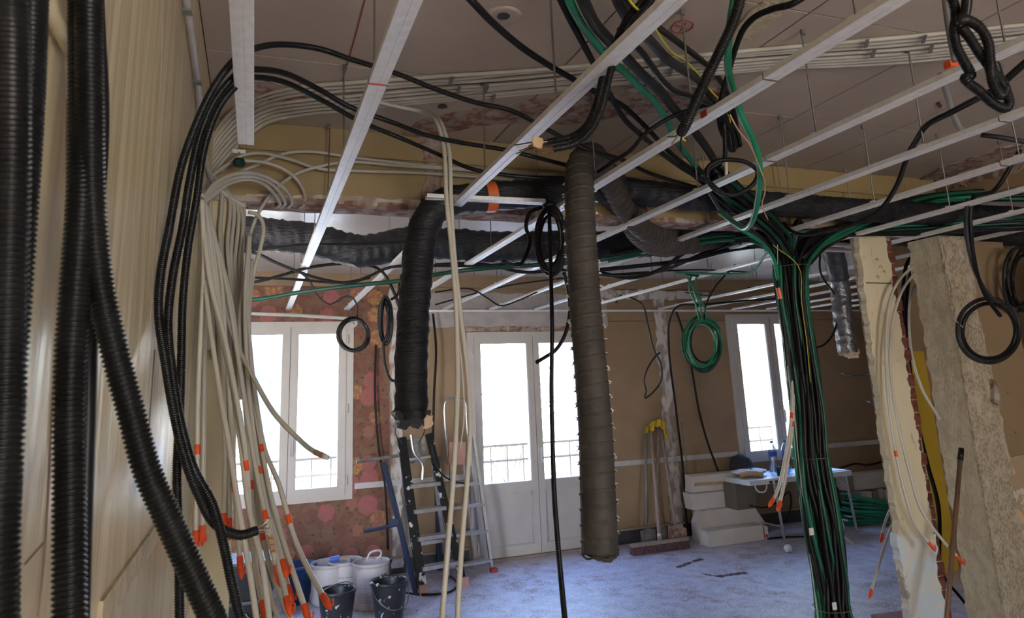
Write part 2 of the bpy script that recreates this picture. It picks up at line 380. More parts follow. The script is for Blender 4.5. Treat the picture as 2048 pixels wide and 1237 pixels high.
struct('baseboard_back', me_, M_black_base)
me_ = Mesh()
for a, b in ((-1.3, 1.96), (3.47, 8.5)): me_.box(a, b, YB-.035, YB-.01, .13, .15)
obj('skirting_cap', me_, M_oldwood, bpy.data.objects['baseboard_back'])

def casement(name, x0, x1, z0, z1, xm, door=False, **k):
    """two-leaf white window or balcony door in the window wall, faces the room (-Y)"""
    r = root(name, ((x0+x1)/2, YB, z0), kind='structure', **k)
    fw = .055; y0, y1 = YB-.022, YB+.10
    me_ = Mesh(); me_.box(x0, x0+fw+.02, y0, y1, z0, z1); me_.box(x1-fw-.02, x1, y0, y1, z0, z1); me_.box(x0+fw+.02, x1-fw-.02, y0, y1, z1-fw, z1)
    me_.box(x0+fw+.02, x1-fw-.02, y0, y1, z0, z0+(.03 if door else fw))
    obj('frame', me_, M_pvc, r)
    ix0, ix1, iz0, iz1 = x0+.07, x1-.07, z0+(.03 if door else .05), z1-.05
    st = .062
    for li, (a, b) in enumerate(((ix0, xm-.003), (xm+.003, ix1))):
        s_ = Mesh(); ya, yb = YB-.038, YB+.05; rs = st+(.014 if li == 0 and False else 0)
        s_.box(a, a+rs, ya, yb, iz0, iz1); s_.box(b-rs, b, ya, yb, iz0, iz1); s_.box(a+rs, b-rs, ya, yb, iz1-st, iz1)
        lowz = iz0+st
        if door:
            s_.box(a+rs, b-rs, ya, yb, .60, .695); s_.box(a+rs, b-rs, ya, yb, iz0, iz0+.085)
            lowz = .695
        else: s_.box(a+rs, b-rs, ya, yb, iz0, iz0+st)
        so = obj('sash', s_, M_pvc, r)
        g = Mesh(); g.box(a+rs-.004, b-rs+.004, YB+.008, YB+.012, lowz-.004, iz1-st+.004)
        obj('pane', g, GLASS, so)
        bd = Mesh(); e = .007
        bd.box(a+rs, a+rs+e, YB-.03, YB+.006, lowz, iz1-st); bd.box(b-rs-e, b-rs, YB-.03, YB+.006, lowz, iz1-st)
        bd.box(a+rs, b-rs, YB-.03, YB+.006, lowz, lowz+e); bd.box(a+rs, b-rs, YB-.03, YB+.006, iz1-st-e, iz1-st)
        obj('glazing_bead', bd, M_rail_white, so)
        if door:
            p_ = Mesh(); p_.box(a+rs, b-rs, YB-.012, YB+.02, iz0+.085, .60)
            obj('lower_panel', p_, M_pvc, so)
            q_ = Mesh(); zz0, zz1 = iz0+.085, .60
            for bx in ((a+rs, a+rs+.012, zz0, zz1), (b-rs-.012, b-rs, zz0, zz1), (a+rs, b-rs, zz0, zz0+.012), (a+rs, b-rs, zz1-.012, zz1)):
                q_.box(bx[0], bx[1], YB-.028, YB-.01, bx[2], bx[3])
            obj('panel_bead', q_, M_rail_white, so)
        # hinges on the outer edge
        hx = a-.012 if li == 0 else b+.012
        for hz in (iz0+.12, (iz0+iz1)/2, iz1-.12):
            obj('hinge', Mesh().tube([(hx, YB-.045, hz-.04), (hx, YB-.045, hz+.04)], .009, 8), M_pvc, so)
    hz = .98 if door else z0+.52
    hx = xm+.03
    h = Mesh(); h.box(hx-.014, hx+.014, YB-.05, YB-.036, hz-.04, hz+.05); h.tube([(hx, YB-.05, hz+.03), (hx, YB-.085, hz+.03)], .009, 8)
    h.tube(smooth([(hx, YB-.085, hz+.038), (hx, YB-.09, hz-.03), (hx, YB-.085, hz-.11)], .02), .011, 8)
    obj('handle', h, M_rail_white, r)
    gl = Mesh(); gl.box(xm-.003, xm+.003, YB-.03, YB+.02, iz0, iz1); obj('gasket', gl, M_pvcline, r)
    return r
casement('window_1', -.27, .872, .68, 2.287, .30, label='white two-leaf window beside the flowered wallpaper')
casement('door_1', 1.99, 3.42, 0.0, 2.168, 2.69, True, label='white two-leaf glazed balcony door')
casement('window_2', 5.135, 6.31, .68, 2.345, 5.73, label='white two-leaf window above the folding table')
obj('threshold', Mesh().box(1.96, 3.45, YB-.06, YB+.28, -.01, .022), M_oldwood, bpy.data.objects['door_1'])

# left partition wall, stub and lintel of the removed wall
fx = lambda X: (lambda u, v, t: (X+t, u, v))
wl = struct('wall_left', Mesh().box(-.42, -.2, -3.6, YL, 0, HC), M_cream, label='cream gloss painted wall right beside the camera')
obj('cracked_edge', Mesh().prism(ragged([(YL-.012, 0), (YL, 0), (YL, 2.72), (YL-.03, 2.72)], .008, .04, (3,)), fx(-.2), 0, .004), M_rough2, wl)

obj('wall_scrape', Mesh().prism(ragged([(at_x(336, 500, -.2)[1], 1.98), (at_x(344, 500, -.2)[1], 1.98), (at_x(343, 500, -.2)[1], 2.12), (at_x(337, 500, -.2)[1], 2.12)], .003, .01), fx(-.2), 0, .003), M_rough2, wl)
me_ = Mesh(); me_.bar(at_x(200, 1237, -.197), at_x(330, 1040, -.197), .006, .045, (0, 1, 0)); obj('diagonal_scar', me_, M_rough2, wl, label='diagonal scar of a removed rail')
for pp in ([(135, 200), (132, 420), (118, 600), (104, 800), (95, 1000), (88, 1100), (75, 1237)], [(50, 1130), (90, 1085)], [(326, 0), (320, 200), (312, 420), (300, 640)], [(300, 1010), (297, 900), (310, 700)]):
    obj('wall_crack', Mesh().tube(smooth([at_x(a, b, -.1992)+np.array([0, random.uniform(-.004, .004), 0]) for a, b in pp], .02), .0010, 4), M_oldwood, wl)
struct('wall_stub', Mesh().box(-.42, -.062, YL, YL+.12, 0, 2.43), M_cream2, label='cream stub of the removed partition')
lt = struct('lintel', Mesh().box(-1.3, 3.98, YL, YL+.12, 2.45, HC), M_lintel, label='ochre painted downstand left over from the removed wall')
obj('broken_soffit', Mesh().prism(ragged([(-.42, YL-.01), (3.98, YL-.01), (3.98, YL+.13), (-.42, YL+.13)], .012, .05), lambda u, v, t: (u, v, t), 2.425, 2.452), M_scar, lt, label='broken masonry underside')
obj('white_residue', Mesh().prism(ragged([(-.06, 2.43), (1.1, 2.43), (1.1, 2.475), (.3, 2.47), (-.06, 2.46)], .006, .03), lambda u, v, t: (u, t, v), YL-.006, YL+.001), M_chase, lt)
obj('white_residue', Mesh().prism(ragged([(.70, 2.44), (.78, 2.44), (.80, 2.8), (.68, 2.8), (.72, 2.6)], .012, .03), lambda u, v, t: (u, t, v), YL-.006, YL+.001), M_scar, lt)
struct('trim_1', Mesh().box(-1.3, 3.98, YL-.012, YL, 2.66, 2.665), M_lintel)
# downstand along the right of the near room
bm_ = struct('beam_right', Mesh().box(3.98, 4.2, -3.6, YL+.12, 2.61, HC), M_brown_r, label='brown downstand along the right side')
obj('broken_edge', Mesh().prism(ragged([(1.2, 2.74), (3.03, 2.70), (3.03, HC-.001), (1.2, HC-.001)], .02, .03, (0,)), fx(3.98), -.012, .001), M_scar, bm_)
# reddish scar across the near ceiling and other ceiling damage
def patch(name, pts, mat, amp=.02, t=.006, **k):
    q = [tuple(at(a, b, -(HC-.013))[:2]) for a, b in pts]
    return obj(name, Mesh().prism(ragged(q, amp, .045), lambda u, v, t_: (u, v, t_), HC-.0135-t, HC-.008), mat, ce, **k)
patch('plaster_scar', [(800, 262), (850, 238), (940, 218), (1060, 200), (1200, 178), (1330, 165), (1440, 178), (1430, 205), (1300, 225), (1150, 245), (1000, 246), (900, 262), (850, 290), (815, 285)], M_scar, label='reddish broken plaster left by a removed wall')
patch('plaster_scar', [(1470, 60), (1500, 20), (1560, -20), (1640, -20), (1560, 30), (1520, 70), (1480, 95), (1440, 95)], M_rough2, label='stained bare plaster patch')
patch('plaster_scar', [(480, 165), (530, 160), (600, 180), (680, 195), (640, 205), (560, 200), (500, 195)], M_scar)
patch('plaster_scar', [(1830, 365), (1880, 335), (1960, 310), (2048, 285), (2048, 305), (1960, 330), (1890, 355)], M_scar, .012)
patch('plaster_scar', [(1872, 208), (1878, 204), (1884, 210), (1880, 216)], M_stain, .004)
def flatline(pts, rr, name, mat, z=HC-.0145, **k):
    q = smooth([at(a, b, -z) for a, b in pts], .02); return obj(name, Mesh().tube(q, rr, 5), mat, ce, **k)
flatline([(1342, 58), (1350, 45), (1370, 40), (1386, 46), (1382, 58), (1362, 66), (1345, 62), (1342, 56)], .0022, 'pencil_mark', M_redmark, label='red circled cross drawn on the ceiling')
flatline([(1352, 50), (1376, 57)], .002, 'pencil_mark', M_redmark); flatline([(1372, 46), (1360, 63)], .002, 'pencil_mark', M_redmark)
flatline([(730, 0), (706, 90), (682, 170)], .002, 'pencil_mark', M_redmark)
me_ = Mesh().lathe(at(1007, 33, -(HC-.012)), [(.0, .0), (.05, -.004), (.058, -.002), (.06, .004)], 18); obj('ceiling_hole_plate', me_, M_ceil, ce, sm=True)
for a, b in ((1007, 33), (885, 214)):
    c = at(a, b, -(HC-.02)); obj('ceiling_hole', Mesh().lathe(c, [(.0, .0), (.022, .0), (.018, .006)], 9), M_black_base, ce, label='dark hole in the ceiling')

# stripped end of the wall (slim pier with bare brick) and the rough plaster pier
p1 = root('wall_pier', (3.42, YL+.1, 0), kind='structure', label='cream painted wall end with exposed red brick down its right side')
fy = lambda u, v, t: (u, t, v)
obj('core', Mesh().box(3.285, 3.575, YL+.035, YL+.06, 0, 2.41), M_mortar, p1)
obj('upper_plaster', Mesh().prism(ragged([(3.265, .76), (3.515, .72), (3.505, 1.5), (3.50, 2.41), (3.285, 2.41), (3.27, 1.8)], .010, .018, (0, 1, 2, 4, 5)), fy, YL, YL+.04), M_paint_old, p1)
obj('lower_plaster', Mesh().prism(ragged([(3.255, 0), (3.53, 0), (3.525, .4), (3.50, .55), (3.535, .74), (3.26, .77)], .009, .022, (1, 2, 3, 5)), fy, YL+.004, YL+.05), M_paint_blue, p1, label='peeling pale blue and white paint')
obj('wire_cover', Mesh().prism(ragged([(3.295, 2.12), (3.485, 2.12), (3.485, 2.125), (3.295, 2.126)], .001, .05), fy, YL-.006, YL+.001), M_stain, p1)
z = .02
while z < 2.38:
    h_ = .062; w_ = random.uniform(-.012, .008)
    obj('brick', Mesh().box(3.515+random.uniform(-.004, .004), 3.572+w_, YL+.018+random.uniform(-.006, .012), YL+.055, z, min(z+h_, 2.4)), M_brick, p1)
    z += .072
me_ = Mesh()
for (a, b) in ((1750, 520), (1758, 535), (1752, 555), (1765, 545)):
    c = at(a, b, YL-.002); me_.tube(smooth([c, c+(.012, -.006, .01), c+(.02, -.003, -.008)], .004), .002, 5)
obj('wire_stub', me_, M_tan, p1)
p2 = root('rough_pier', (3.96, YL+.05, 0), kind='structure', label='scratched bare plaster pier at the right')
obj('left_face', Mesh().prism(ragged([(2.995, 0), (3.20, 0), (3.20, 2.41), (2.995, 2.41)], .012, .03, (1,)), fx(3.85), 0, .03), M_rough2, p2, label='scraped plaster face coloured paler as the lit side')  # side light put into the colour: paler plaster than the front face
obj('front_face', Mesh().prism(ragged([(3.852, 0), (4.09, 0), (4.10, 1.2), (4.06, 2.41), (3.852, 2.41)], .012, .03, (1, 2)), fy, 2.98, 3.01), M_rough, p2)
obj('core', Mesh().box(3.87, 4.05, 3.01, 3.19, 0, 2.41), M_mortar, p2)
obj('lath_patch', Mesh().prism(ragged([(3.855, 1.88), (4.04, 1.85), (4.045, 2.40), (3.855, 2.40)], .015, .04), fy, 2.972, 2.982), M_rough, p2)
obj('flint', Mesh().prism(ragged([(4.035, 1.42), (4.075, 1.40), (4.08, 1.52), (4.05, 1.55)], .006, .015), fy, 2.955, 2.99), M_scar, p2)
wr = struct('wall_right', Mesh().box(4.05, 4.60, 3.12, 3.30, 0, 2.42), M_brown_r, label='brown wall piece right of the rough pier')
obj('torn_wallpaper', Mesh().prism(ragged([(4.11, .1), (4.59, .1), (4.59, 1.10), (4.11, 1.08)], .008, .05, (2,)), fy, 3.112, 3.121), M('torn_old_paper', (.42, .31, .19), .8, 0, (.62, .44, .26), 9, .52, .56, .4, 30, col3=(.66, .58, .46), scale3=4, lo3=.60, hi3=.62), wr)
me_ = Mesh()
for a, b in ((2015, 787), (2031, 865)): c = at(a, b, 3.118); me_.tube([c, c+(0, -.004, 0)], .004, 8)
obj('screw_hole', me_, M_stain, wr)
# room beyond: wall seen through the gap, closing walls
pw = struct('wall_partition', Mesh().box(5.02, 8.5, 4.6, 4.75, 0, 2.74), M_brown_r, label='far partition, brown above')
obj('yellow_dado', Mesh().box(5.03, 8.4, 4.588, 4.601, 0, 1.78), M_yellow, pw, label='bright ochre yellow lower part')
obj('dado_door_edge', Mesh().box(5.5, 5.512, 4.57, 4.59, 0, 1.8), M_brown_r, pw)
struct('wall_far_left', Mesh().box(-1.45, -1.3, YL, YB+.28, 0, HC), M_brown)
struct('wall_far_right', Mesh().box(8.4, 8.6, -3.6, YB+.28, 0, HC), M_brown)
wall_holes('wall_rear', -.42, 8.4, 0, HC, -3.75, -3.6, [(.9, 2.5, .8, 2.2)], M_cream2)
struct('wall_annex', Mesh().box(6.0, 8.4, 3.12, 3.3, 0, 2.42), M_cream2)
area('portal', (1.7, -3.7, 1.5), (PI/2, 0, 0), 1.6, 1.4, 1, portal=True)

# ---------------------------------------------------------------- outside the windows
struct('street', Mesh().box(-40, 60, YB+1.2, 60, -6.3, -6), M_road)
bl = root('balcony', (2.4, YB+.8, -.2), 'narrow balcony with thin iron railing outside the glazed door', 'balcony')
obj('slab', Mesh().box(-.8, 6.6, YB+.28, YB+1.25, -.25, -.05), M_facade2, bl)
for zz in (.78, .95, .12): obj('handrail', Mesh().bar((-.8, YB+1.2, zz), (6.6, YB+1.2, zz), .03, .025), M_ironr, bl)
for i in range(38): obj('baluster', Mesh().bar((-.8+i*.2, YB+1.2, -.05), (-.8+i*.2, YB+1.2, .95), .014, .014), M_ironr, bl)
def building(x0, x1, y, z1, mat, label):
    b = root('apartment_building', ((x0+x1)/2, y, -6), label, 'building')
    obj('wall', Mesh().box(x0, x1, y, y+6, -6, z1), mat, b)
    n = int((x1-x0)/2.6)
    for i in range(n):
        for zz in (-4.8, -1.9, 1.0, 3.9):
            if zz+1.8 > z1: continue
            x = x0+1.0+i*2.6
            wf = obj('window', Mesh().box(x, x+1.0, y-.05, y+.02, zz, zz+1.7), M_dglass, b)
            s_ = Mesh()
            for sx in (x-.52, x+1.02):
                s_.box(sx, sx+.5, y-.09, y-.04, zz-.05, zz+1.75)
                for q in range(9): s_.box(sx+.05, sx+.45, y-.11, y-.085, zz+.1+q*.18, zz+.16+q*.18)
            obj('shutter', s_, M_shut, wf)
            obj('sill', Mesh().box(x-.1, x+1.1, y-.2, y, zz-.12, zz-.04), M_facade2, wf)
    return b
b1 = building(-9, 2.2, 15, 3.4, M_facade2, 'cream building across the street, seen through the left window')
obj('terrace_wall', Mesh().box(-9, 3, 13.2, 13.5, -6, .15), M_facade2, b1)
for i in range(26): obj('terrace_baluster', Mesh().bar((-6+i*.36, 13.3, .15), (-6+i*.36, 13.3, 1.0), .03, .03), M_ironr, b1)
obj('terrace_rail', Mesh().bar((-6, 13.3, 1.0), (3, 13.3, 1.0), .05, .05), M_ironr, b1)
obj('blue_panel', Mesh().box(.35, 1.35, 13.0, 13.15, .2, .95), M_blue_aw, b1, label='blue canvas on the terrace railing')
building(9.5, 26, 16, 6.5, M_facade, 'pale building with shutters, seen through the right window')
def tree(x, y, label):
    t = root('tree', (x, y, -6), label, 'tree')
    obj('trunk', Mesh().tube([(x, y, -6), (x+.1, y, -2), (x, y+.1, 1)], [.22, .16, .08], 8), M_oldwood, t)
    c = Mesh()
    for i in range(26):
        a = random.uniform(0, 2*PI); s_ = np.array([x, y, 0.]); e = s_+np.array([math.cos(a)*random.uniform(.5, 1.9), math.sin(a)*1.2, random.uniform(.4, 2.6)])
        c.tube([s_+(0, 0, random.uniform(-2, .8)), (s_+e)/2+(0, 0, .2), e], [.05, .03, .012], 5)
    obj('bare_crown', c, M_oldwood, t, kind='stuff')
tree(5.1, 14.5, 'bare tree beyond the balcony door'); 
#@@PART2
# ---------------------------------------------------------------- ceiling grid
def rail_profile(X, ya, yb, z=2.385):
    w2 = .0235; h = .017; g = .0035
    return [(-w2, h), (-w2, 0.001), (-w2+.001, 0), (-g, 0), (-g*.4, .006), (g*.4, .006), (g, 0), (w2-.001, 0), (w2, .001), (w2, h), (w2-.006, h), (w2-.006, h-.001), (w2-.0008, h-.001), (w2-.0008, .001), (-w2+.0008, .001), (-w2+.0008, h-.001), (-w2+.006, h-.001), (-w2+.006, h)]
RP = rail_profile(0, 0, 0)
def rail_mesh(a, b):
    """channel between two points, groove facing down"""
    a = np.array(a, float); b = np.array(b, float); d = (b-a)/np.linalg.norm(b-a); r = np.cross(d, (0, 0, 1.)); r /= np.linalg.norm(r); u = np.cross(r, d)
    n = len(RP); v = [p+r*x+u*z for p in (a, b) for x, z in RP]
    return Mesh().add(v, [(i, (i+1) % n, (i+1) % n+n, i+n) for i in range(n)])
RAILS = [(-.052, -.6, 2.20, None, 'short galvanised ceiling rail ending above the white pipe arcs at left'),
 (.268, -.6, 6.68, 1.66, 'galvanised ceiling rail running above the left window, second from the left wall'),
 (.79, -.6, 6.7, None, 'galvanised ceiling rail crossing the wrapped hanging duct, warm light on its underside'),
 (1.255, -.6, 6.7, 1.37, 'galvanised ceiling rail passing just left of the long corrugated hanging duct'),
 (1.74, -.6, 6.7, 1.95, 'galvanised ceiling rail with a red mark, crossing behind the black cable ring'),
 (2.225, -.6, 6.7, 1.43, 'galvanised ceiling rail next to the knotted black conduit, grid of the balcony door side'),
 (2.72, -.6, 6.7, 1.78, 'galvanised ceiling rail meeting the top of the green and black cable bundle'),
 (3.21, -.6, 6.7, None, 'galvanised ceiling rail passing just right of the cable bundle top'),
 (3.66, -.6, 3.38, None, 'galvanised ceiling rail ending at the brick edged wall pier'),
 (4.15, -.6, 3.08, None, 'galvanised ceiling rail ending above the rough plaster pier')]
for X_, ya, yb, sp, lab in RAILS:
    r = root('ceiling_rail', (X_, (ya+yb)/2, 2.385), lab, 'ceiling rail', 'galvanised ceiling rails')
    if sp:
        obj('rail_length', rail_mesh((X_, ya, 2.385), (X_, sp, 2.386)), M_galv, r); obj('rail_length', rail_mesh((X_, sp+.003, 2.3835), (X_, yb, 2.385)), M_galv, r)
        j = Mesh(); j.box(X_-.0238, X_+.0238, sp-.001, sp+.0015, 2.3832, 2.4015); obj('splice_mark', j, M_redmark if X_ < .5 else M_stain, r)
    else: obj('rail_length', rail_mesh((X_, ya, 2.385), (X_, yb, 2.385)), M_galv, r)
r4 = [o for o in bpy.data.objects if o.name.startswith('ceiling_rail') and abs(o.location.x-1.255) < .01][0]
obj('red_tape', Mesh().box(1.2305, 1.236, 1.62, 1.65, 2.3835, 2.403), M_redmark, r4)
for k in range(7):
    X_ = 4.19+.49*k; ya = 3.36 if X_ < 5 else 4.80
    obj('ceiling_rail', rail_mesh((X_, ya, 2.385), (X_, 6.7, 2.385)), M_galv, label='galvanised ceiling rail of the window room, %s from the brick edged pier' % ['first', 'second', 'third', 'fourth', 'fifth', 'sixth', 'seventh'][k], cat='ceiling rail', group='galvanised ceiling rails')
for a, b, lab in ((at(852, 404, 2.77), at(1088, 415, 2.75), 'short cross channel carrying the hanging black coil'),
                  (at(1480, 487, 3.34), at(1722, 498, 3.36), 'cross channel behind the top of the cable bundle'),
                  (at(1640, 494, 3.5), at(1722, 503, 3.5), 'short cross channel beside the foil duct'),
                  (at(1714, 474, 3.03), at(1830, 482, 3.03), 'short channel on top of the brick edged pier')):
    a[2] = b[2] = 2.404
    obj('cross_channel', rail_mesh(a, b), M_galv, label=lab, cat='metal channel')
obj('perimeter_channel', rail_mesh((1.5, 6.74, 2.37), (8.3, 6.74, 2.37)), M_galv, label='perimeter channel fixed along the window wall', cat='metal channel')
# threaded hangers
hang = []
ORD = ['first', 'second', 'third', 'fourth', 'fifth', 'sixth', 'seventh', 'eighth', 'ninth', 'tenth', 'eleventh', 'twelfth', 'thirteenth', 'fourteenth', 'fifteenth', 'sixteenth']
for X_ in (.268, .79, 1.255, 1.74, 2.225, 2.72, 3.21, 3.66):
    for y in (1.08, 1.72, 2.40, 3.00): hang.append((X_, y, HC-.012))
hang += [(-.075, 2.33, HC-.012)]
for X_ in (.268, .79, 1.255, 1.74, 2.225, 2.72, 3.21, 4.19, 4.68, 5.17, 5.66, 6.15, 6.64, 7.13):
    for y in (3.75, 4.4, 5.05, 5.7, 6.35):
        if X_ > 5 and y < 4.9: continue
        hang.append((X_+random.uniform(-.01, .01), y, 2.745))
hproto = None
for X_, y, zt in hang:
    near = zt > 2.76
    if y > 3.3 and random.random() < .12: continue
    m_ = Mesh(); m_.tube([(X_, y, 2.40), (X_+random.uniform(-.006, .006), y+random.uniform(-.008, .008), zt)], .0032 if near else .003, 6)
    r = obj('hanger_rod', m_, M_rod, label='%s, on the %s rail from the left wall' % (('near room hanger rod, %s from the camera' % {1.08: 'first', 1.72: 'second', 2.33: 'third', 2.40: 'third', 3.00: 'fourth'}[y]) if near else ('window room hanger rod, %s from the downstand' % {3.75: 'first', 4.4: 'second', 5.05: 'third', 5.7: 'fourth', 6.35: 'fifth'}[y]), ORD[max(0, int(round((X_-.268)/.488))+1)]), cat='hanger rod', group='hanger rods of the near room' if near else 'hanger rods of the window room')
    c = Mesh(); c.box(X_-.02, X_+.02, y-.010, y+.010, 2.4025, 2.408); obj('clip', c, M_galv, r)
    if near: obj('anchor', Mesh().lathe((X_, y, zt-.02), [(0, 0), (.008, 0), (.008, .021)], 8), M_rod, r)

# ---------------------------------------------------------------- cables
ridge = {}
def cable(name, path, r, mat, label, cat='cable', group=None, ridged=0, sides=8, step=None, parent=None, rot=0, ends=None, world=False):
    pts = np.array(path, float) if world else P3(path)
    if ridged:
        q = smooth(pts, ridged/4); n = len(q); pat = np.array([1, 1, .84, .84])[np.arange(n) % 4]
        me_ = Mesh().tube(q, r*pat, sides)
    else:
        q = smooth(pts, step or .02); me_ = Mesh().tube(q, r, sides)
    o = obj(name, me_, mat, parent, sm=True, label=label, cat=cat, group=group, origin=None if parent is not None else q[0])
    for e in (ends or []):   # (which end, list of materials, length, thickness)
        wh, mats, L_, th = e; p = q[0] if wh == 0 else q[-1]; d = (q[0]-q[1]) if wh == 0 else (q[-1]-q[-2]); d /= np.linalg.norm(d)
        side = np.cross(d, (0, 0, 1.)); side /= np.linalg.norm(side)+1e-9; up = np.cross(side, d)
        for i, mm in enumerate(mats):
            a = 2*PI*i/len(mats); off = side*math.cos(a)+up*math.sin(a)
            w_ = [p-d*.01+off*r*.4, p+d*L_*.5+off*r*random.uniform(.5, 1.1), p+d*L_*random.uniform(.8, 1.1)+off*r*random.uniform(.6, 2.2)]
            obj('wire_end', Mesh().tube(smooth(w_, L_/6), th, 5), mm, o, sm=True)
    return o
C = cable
# big corrugated conduits close to the left wall
C('corrugated_conduit', [(14, -60, .60), (20, 0, .6), (22, 300), (14, 600), (8, 824), (-4, 1050), (-10, 1290, .60)], .0135, M_conduit, 'leftmost near black corrugated conduit, cut by the photo edge', 'conduit', 'near corrugated conduits', ridged=.0045, sides=16)
C('corrugated_conduit', [(66, -60, .64), (64, 0, .64), (56, 200), (42, 412), (28, 600), (12, 824), (4, 1000), (0, 1290, .64)], .0125, M_conduit, 'near black corrugated conduit, second from the left photo edge', 'conduit', 'near corrugated conduits', ridged=.0045, sides=16)
C('corrugated_conduit', [(162, -60, .72), (165, 0, .72), (166, 200), (163, 400), (152, 560), (142, 700), (138, 824), (139, 1000), (139, 1290, .70)], .0130, M_conduit, 'near vertical black corrugated conduit running straight down in front of the cream wall', 'conduit', 'near corrugated conduits', ridged=.0045, sides=16)
C('corrugated_conduit', [(180, -60, .70), (178, 0, .70), (180, 200), (184, 412), (198, 560), (226, 690), (262, 824), (294, 941), (333, 1031), (375, 1125), (418, 1220), (450, 1300, .78)], .0125, M_conduit, 'near black corrugated conduit bending away to the lower right over the cream wall', 'conduit', 'near corrugated conduits', ridged=.0045, sides=16)
C('smooth_cable', [(192, -60, .80), (196, 60, .8), (203, 200), (200, 330), (186, 480), (180, 640), (176, 824), (170, 1000), (160, 1290, .8)], .0075, M_cable, 'smooth black cable tucked behind the near corrugated conduits')
C('smooth_cable', [(84, -60, .78), (100, 20, .78), (125, 70), (142, 102, .86)], .0075, M_cream2, 'cream painted pipe stub at the top left corner', 'pipe')
# three conduits swooping from the centre and down the left wall
C('corrugated_conduit', [(1480, 405, 3.0), (1400, 378), (1300, 347), (1240, 318), (1170, 298, 2.4), (1100, 262), (1024, 222), (950, 205), (870, 178), (795, 148, 2.15), (700, 118), (640, 98, 2.05), (560, 89), (505, 99, 1.86), (460, 130, 1.72), (425, 180), (394, 245), (362, 335), (340, 450), (320, 560), (318, 640), (330, 720), (343, 800), (365, 900), (395, 985, 1.45), (432, 1050), (478, 1071), (514, 1062, 1.5)], .0092, M_conduit, 'highest of three black conduits arching over the left, ending in bare strands', 'conduit', 'arching black conduits', ridged=.0045, sides=10, ends=[(1, [M_copper]*5, .025, .0012)])
C('corrugated_conduit', [(1300, 388, 3.0), (1210, 350), (1130, 330), (1060, 312, 2.5), (1010, 300), (920, 285), (850, 270), (790, 247, 2.4), (700, 214), (640, 180, 2.2), (570, 147), (505, 139, 1.92), (470, 152, 1.76), (430, 200), (400, 270), (378, 370), (366, 450), (346, 550), (336, 650), (345, 750), (362, 850), (388, 940), (425, 1010, 1.45), (447, 1090), (462, 1160), (480, 1240), (490, 1290, 1.4)], .0092, M_conduit, 'middle one of three black conduits arching over the left, leaving the photo below', 'conduit', 'arching black conduits', ridged=.0045, sides=10)
C('corrugated_conduit', [(1300, 392, 2.9), (1200, 368), (1130, 357, 2.7), (1060, 355), (1010, 350), (940, 337), (870, 306), (800, 276, 2.5), (720, 243), (650, 204, 2.25), (570, 165), (505, 155, 1.95), (472, 172, 1.78), (438, 215), (410, 290), (393, 400), (376, 500), (366, 600), (363, 700), (360, 824), (354, 950), (358, 1100), (360, 1290, 1.45)], .0088, M_conduit, 'lowest of three black conduits arching over the left, hanging straight to the floor', 'conduit', 'arching black conduits', ridged=.0045, sides=10)
# pair of conduits strapped together in front of the third rail
hp = root('conduit_pair', at(1200, 130, 1.45), 'two black corrugated conduits tied together with frayed wires, in front of a ceiling rail', 'conduit')
C('corrugated_conduit', [(1310, -50, 1.30), (1282, 5, 1.34), (1256, 35), (1236, 75), (1214, 120), (1203, 165), (1192, 210), (1174, 250), (1145, 273), (1096, 284, 1.62)], .0105, M_conduit, None, None, ridged=.004, sides=10, parent=hp, ends=[(1, [M_red, M_cable, M_white, M_dgreen], .085, .0018)])
C('corrugated_conduit', [(1325, -50, 1.28), (1296, 10, 1.32), (1266, 50), (1242, 95), (1222, 140), (1211, 185), (1200, 225), (1180, 262), (1148, 288), (1108, 298, 1.58)], .0105, M_conduit, None, None, ridged=.004, sides=10, parent=hp, ends=[(1, [M_copper, M_red], .04, .0018)])
c_ = at(1075, 284, 1.62); obj('paper_tag', Mesh().prism(ragged([(-.012, -.012), (.012, -.016), (.014, .012), (-.010, .014)], .003, .006), lambda u, v, t: (c_[0]+u, c_[1]+t, c_[2]+v), 0, .006), M_kraft, hp)
tp = smooth([at(1206, 100, 1.46), at(1217, 97, 1.42), at(1232, 112, 1.42), at(1220, 116, 1.5)], .01); obj('tie_wire', Mesh().tube(tp, .0014, 5), M_dgreen, hp)
# thick cables falling through the middle of the grid
zz = 2.52
C('thick_cable', [(1105, -40, -2.62), (1122, 0, -2.60), (1142, 42), (1165, 85), (1186, 125), (1204, 160), (1226, 200), (1250, 240), (1290, 277), (1325, 308), (1370, 340), (1412, 362, 2.6)], .0105, M_cable, 'thick black cable left of the green one, falling through the grid', group='thick cables through the grid', ridged=.006)
C('thick_cable', [(1122, -40, -2.62), (1140, 5, -2.60), (1165, 52), (1196, 92), (1222, 122), (1250, 145), (1280, 175), (1312, 208), (1337, 248), (1352, 282), (1375, 312), (1402, 345), (1440, 385), (1478, 425, 2.9)], .013, M_green, 'thick green conduit falling diagonally through the grid', 'conduit')
C('thick_cable', [(1150, -40, -2.62), (1168, 5, -2.60), (1190, 48), (1220, 82), (1252, 115), (1285, 150), (1322, 185), (1352, 222), (1388, 262), (1416, 300), (1446, 350), (1482, 400), (1522, 452, 2.9)], .018, M_cable_g, 'widest dusty black cable falling diagonally through the grid')
C('thick_cable', [(1240, 60, -2.5), (1262, 85, -2.52), (1284, 105), (1306, 135), (1324, 160), (1348, 182), (1378, 192), (1402, 200, -2.5), (1430, 215, 2.3)], .0095, M_cable, 'black cable wriggling between the rails toward the tangle')
C('thick_cable', [(1222, -40, -2.6), (1240, 10, -2.58), (1266, 48), (1300, 82), (1334, 118), (1370, 142), (1400, 162), (1426, 200), (1450, 245), (1466, 300, 2.5)], .016, M_cable_g, 'broad grey black cable above the yellow wire')
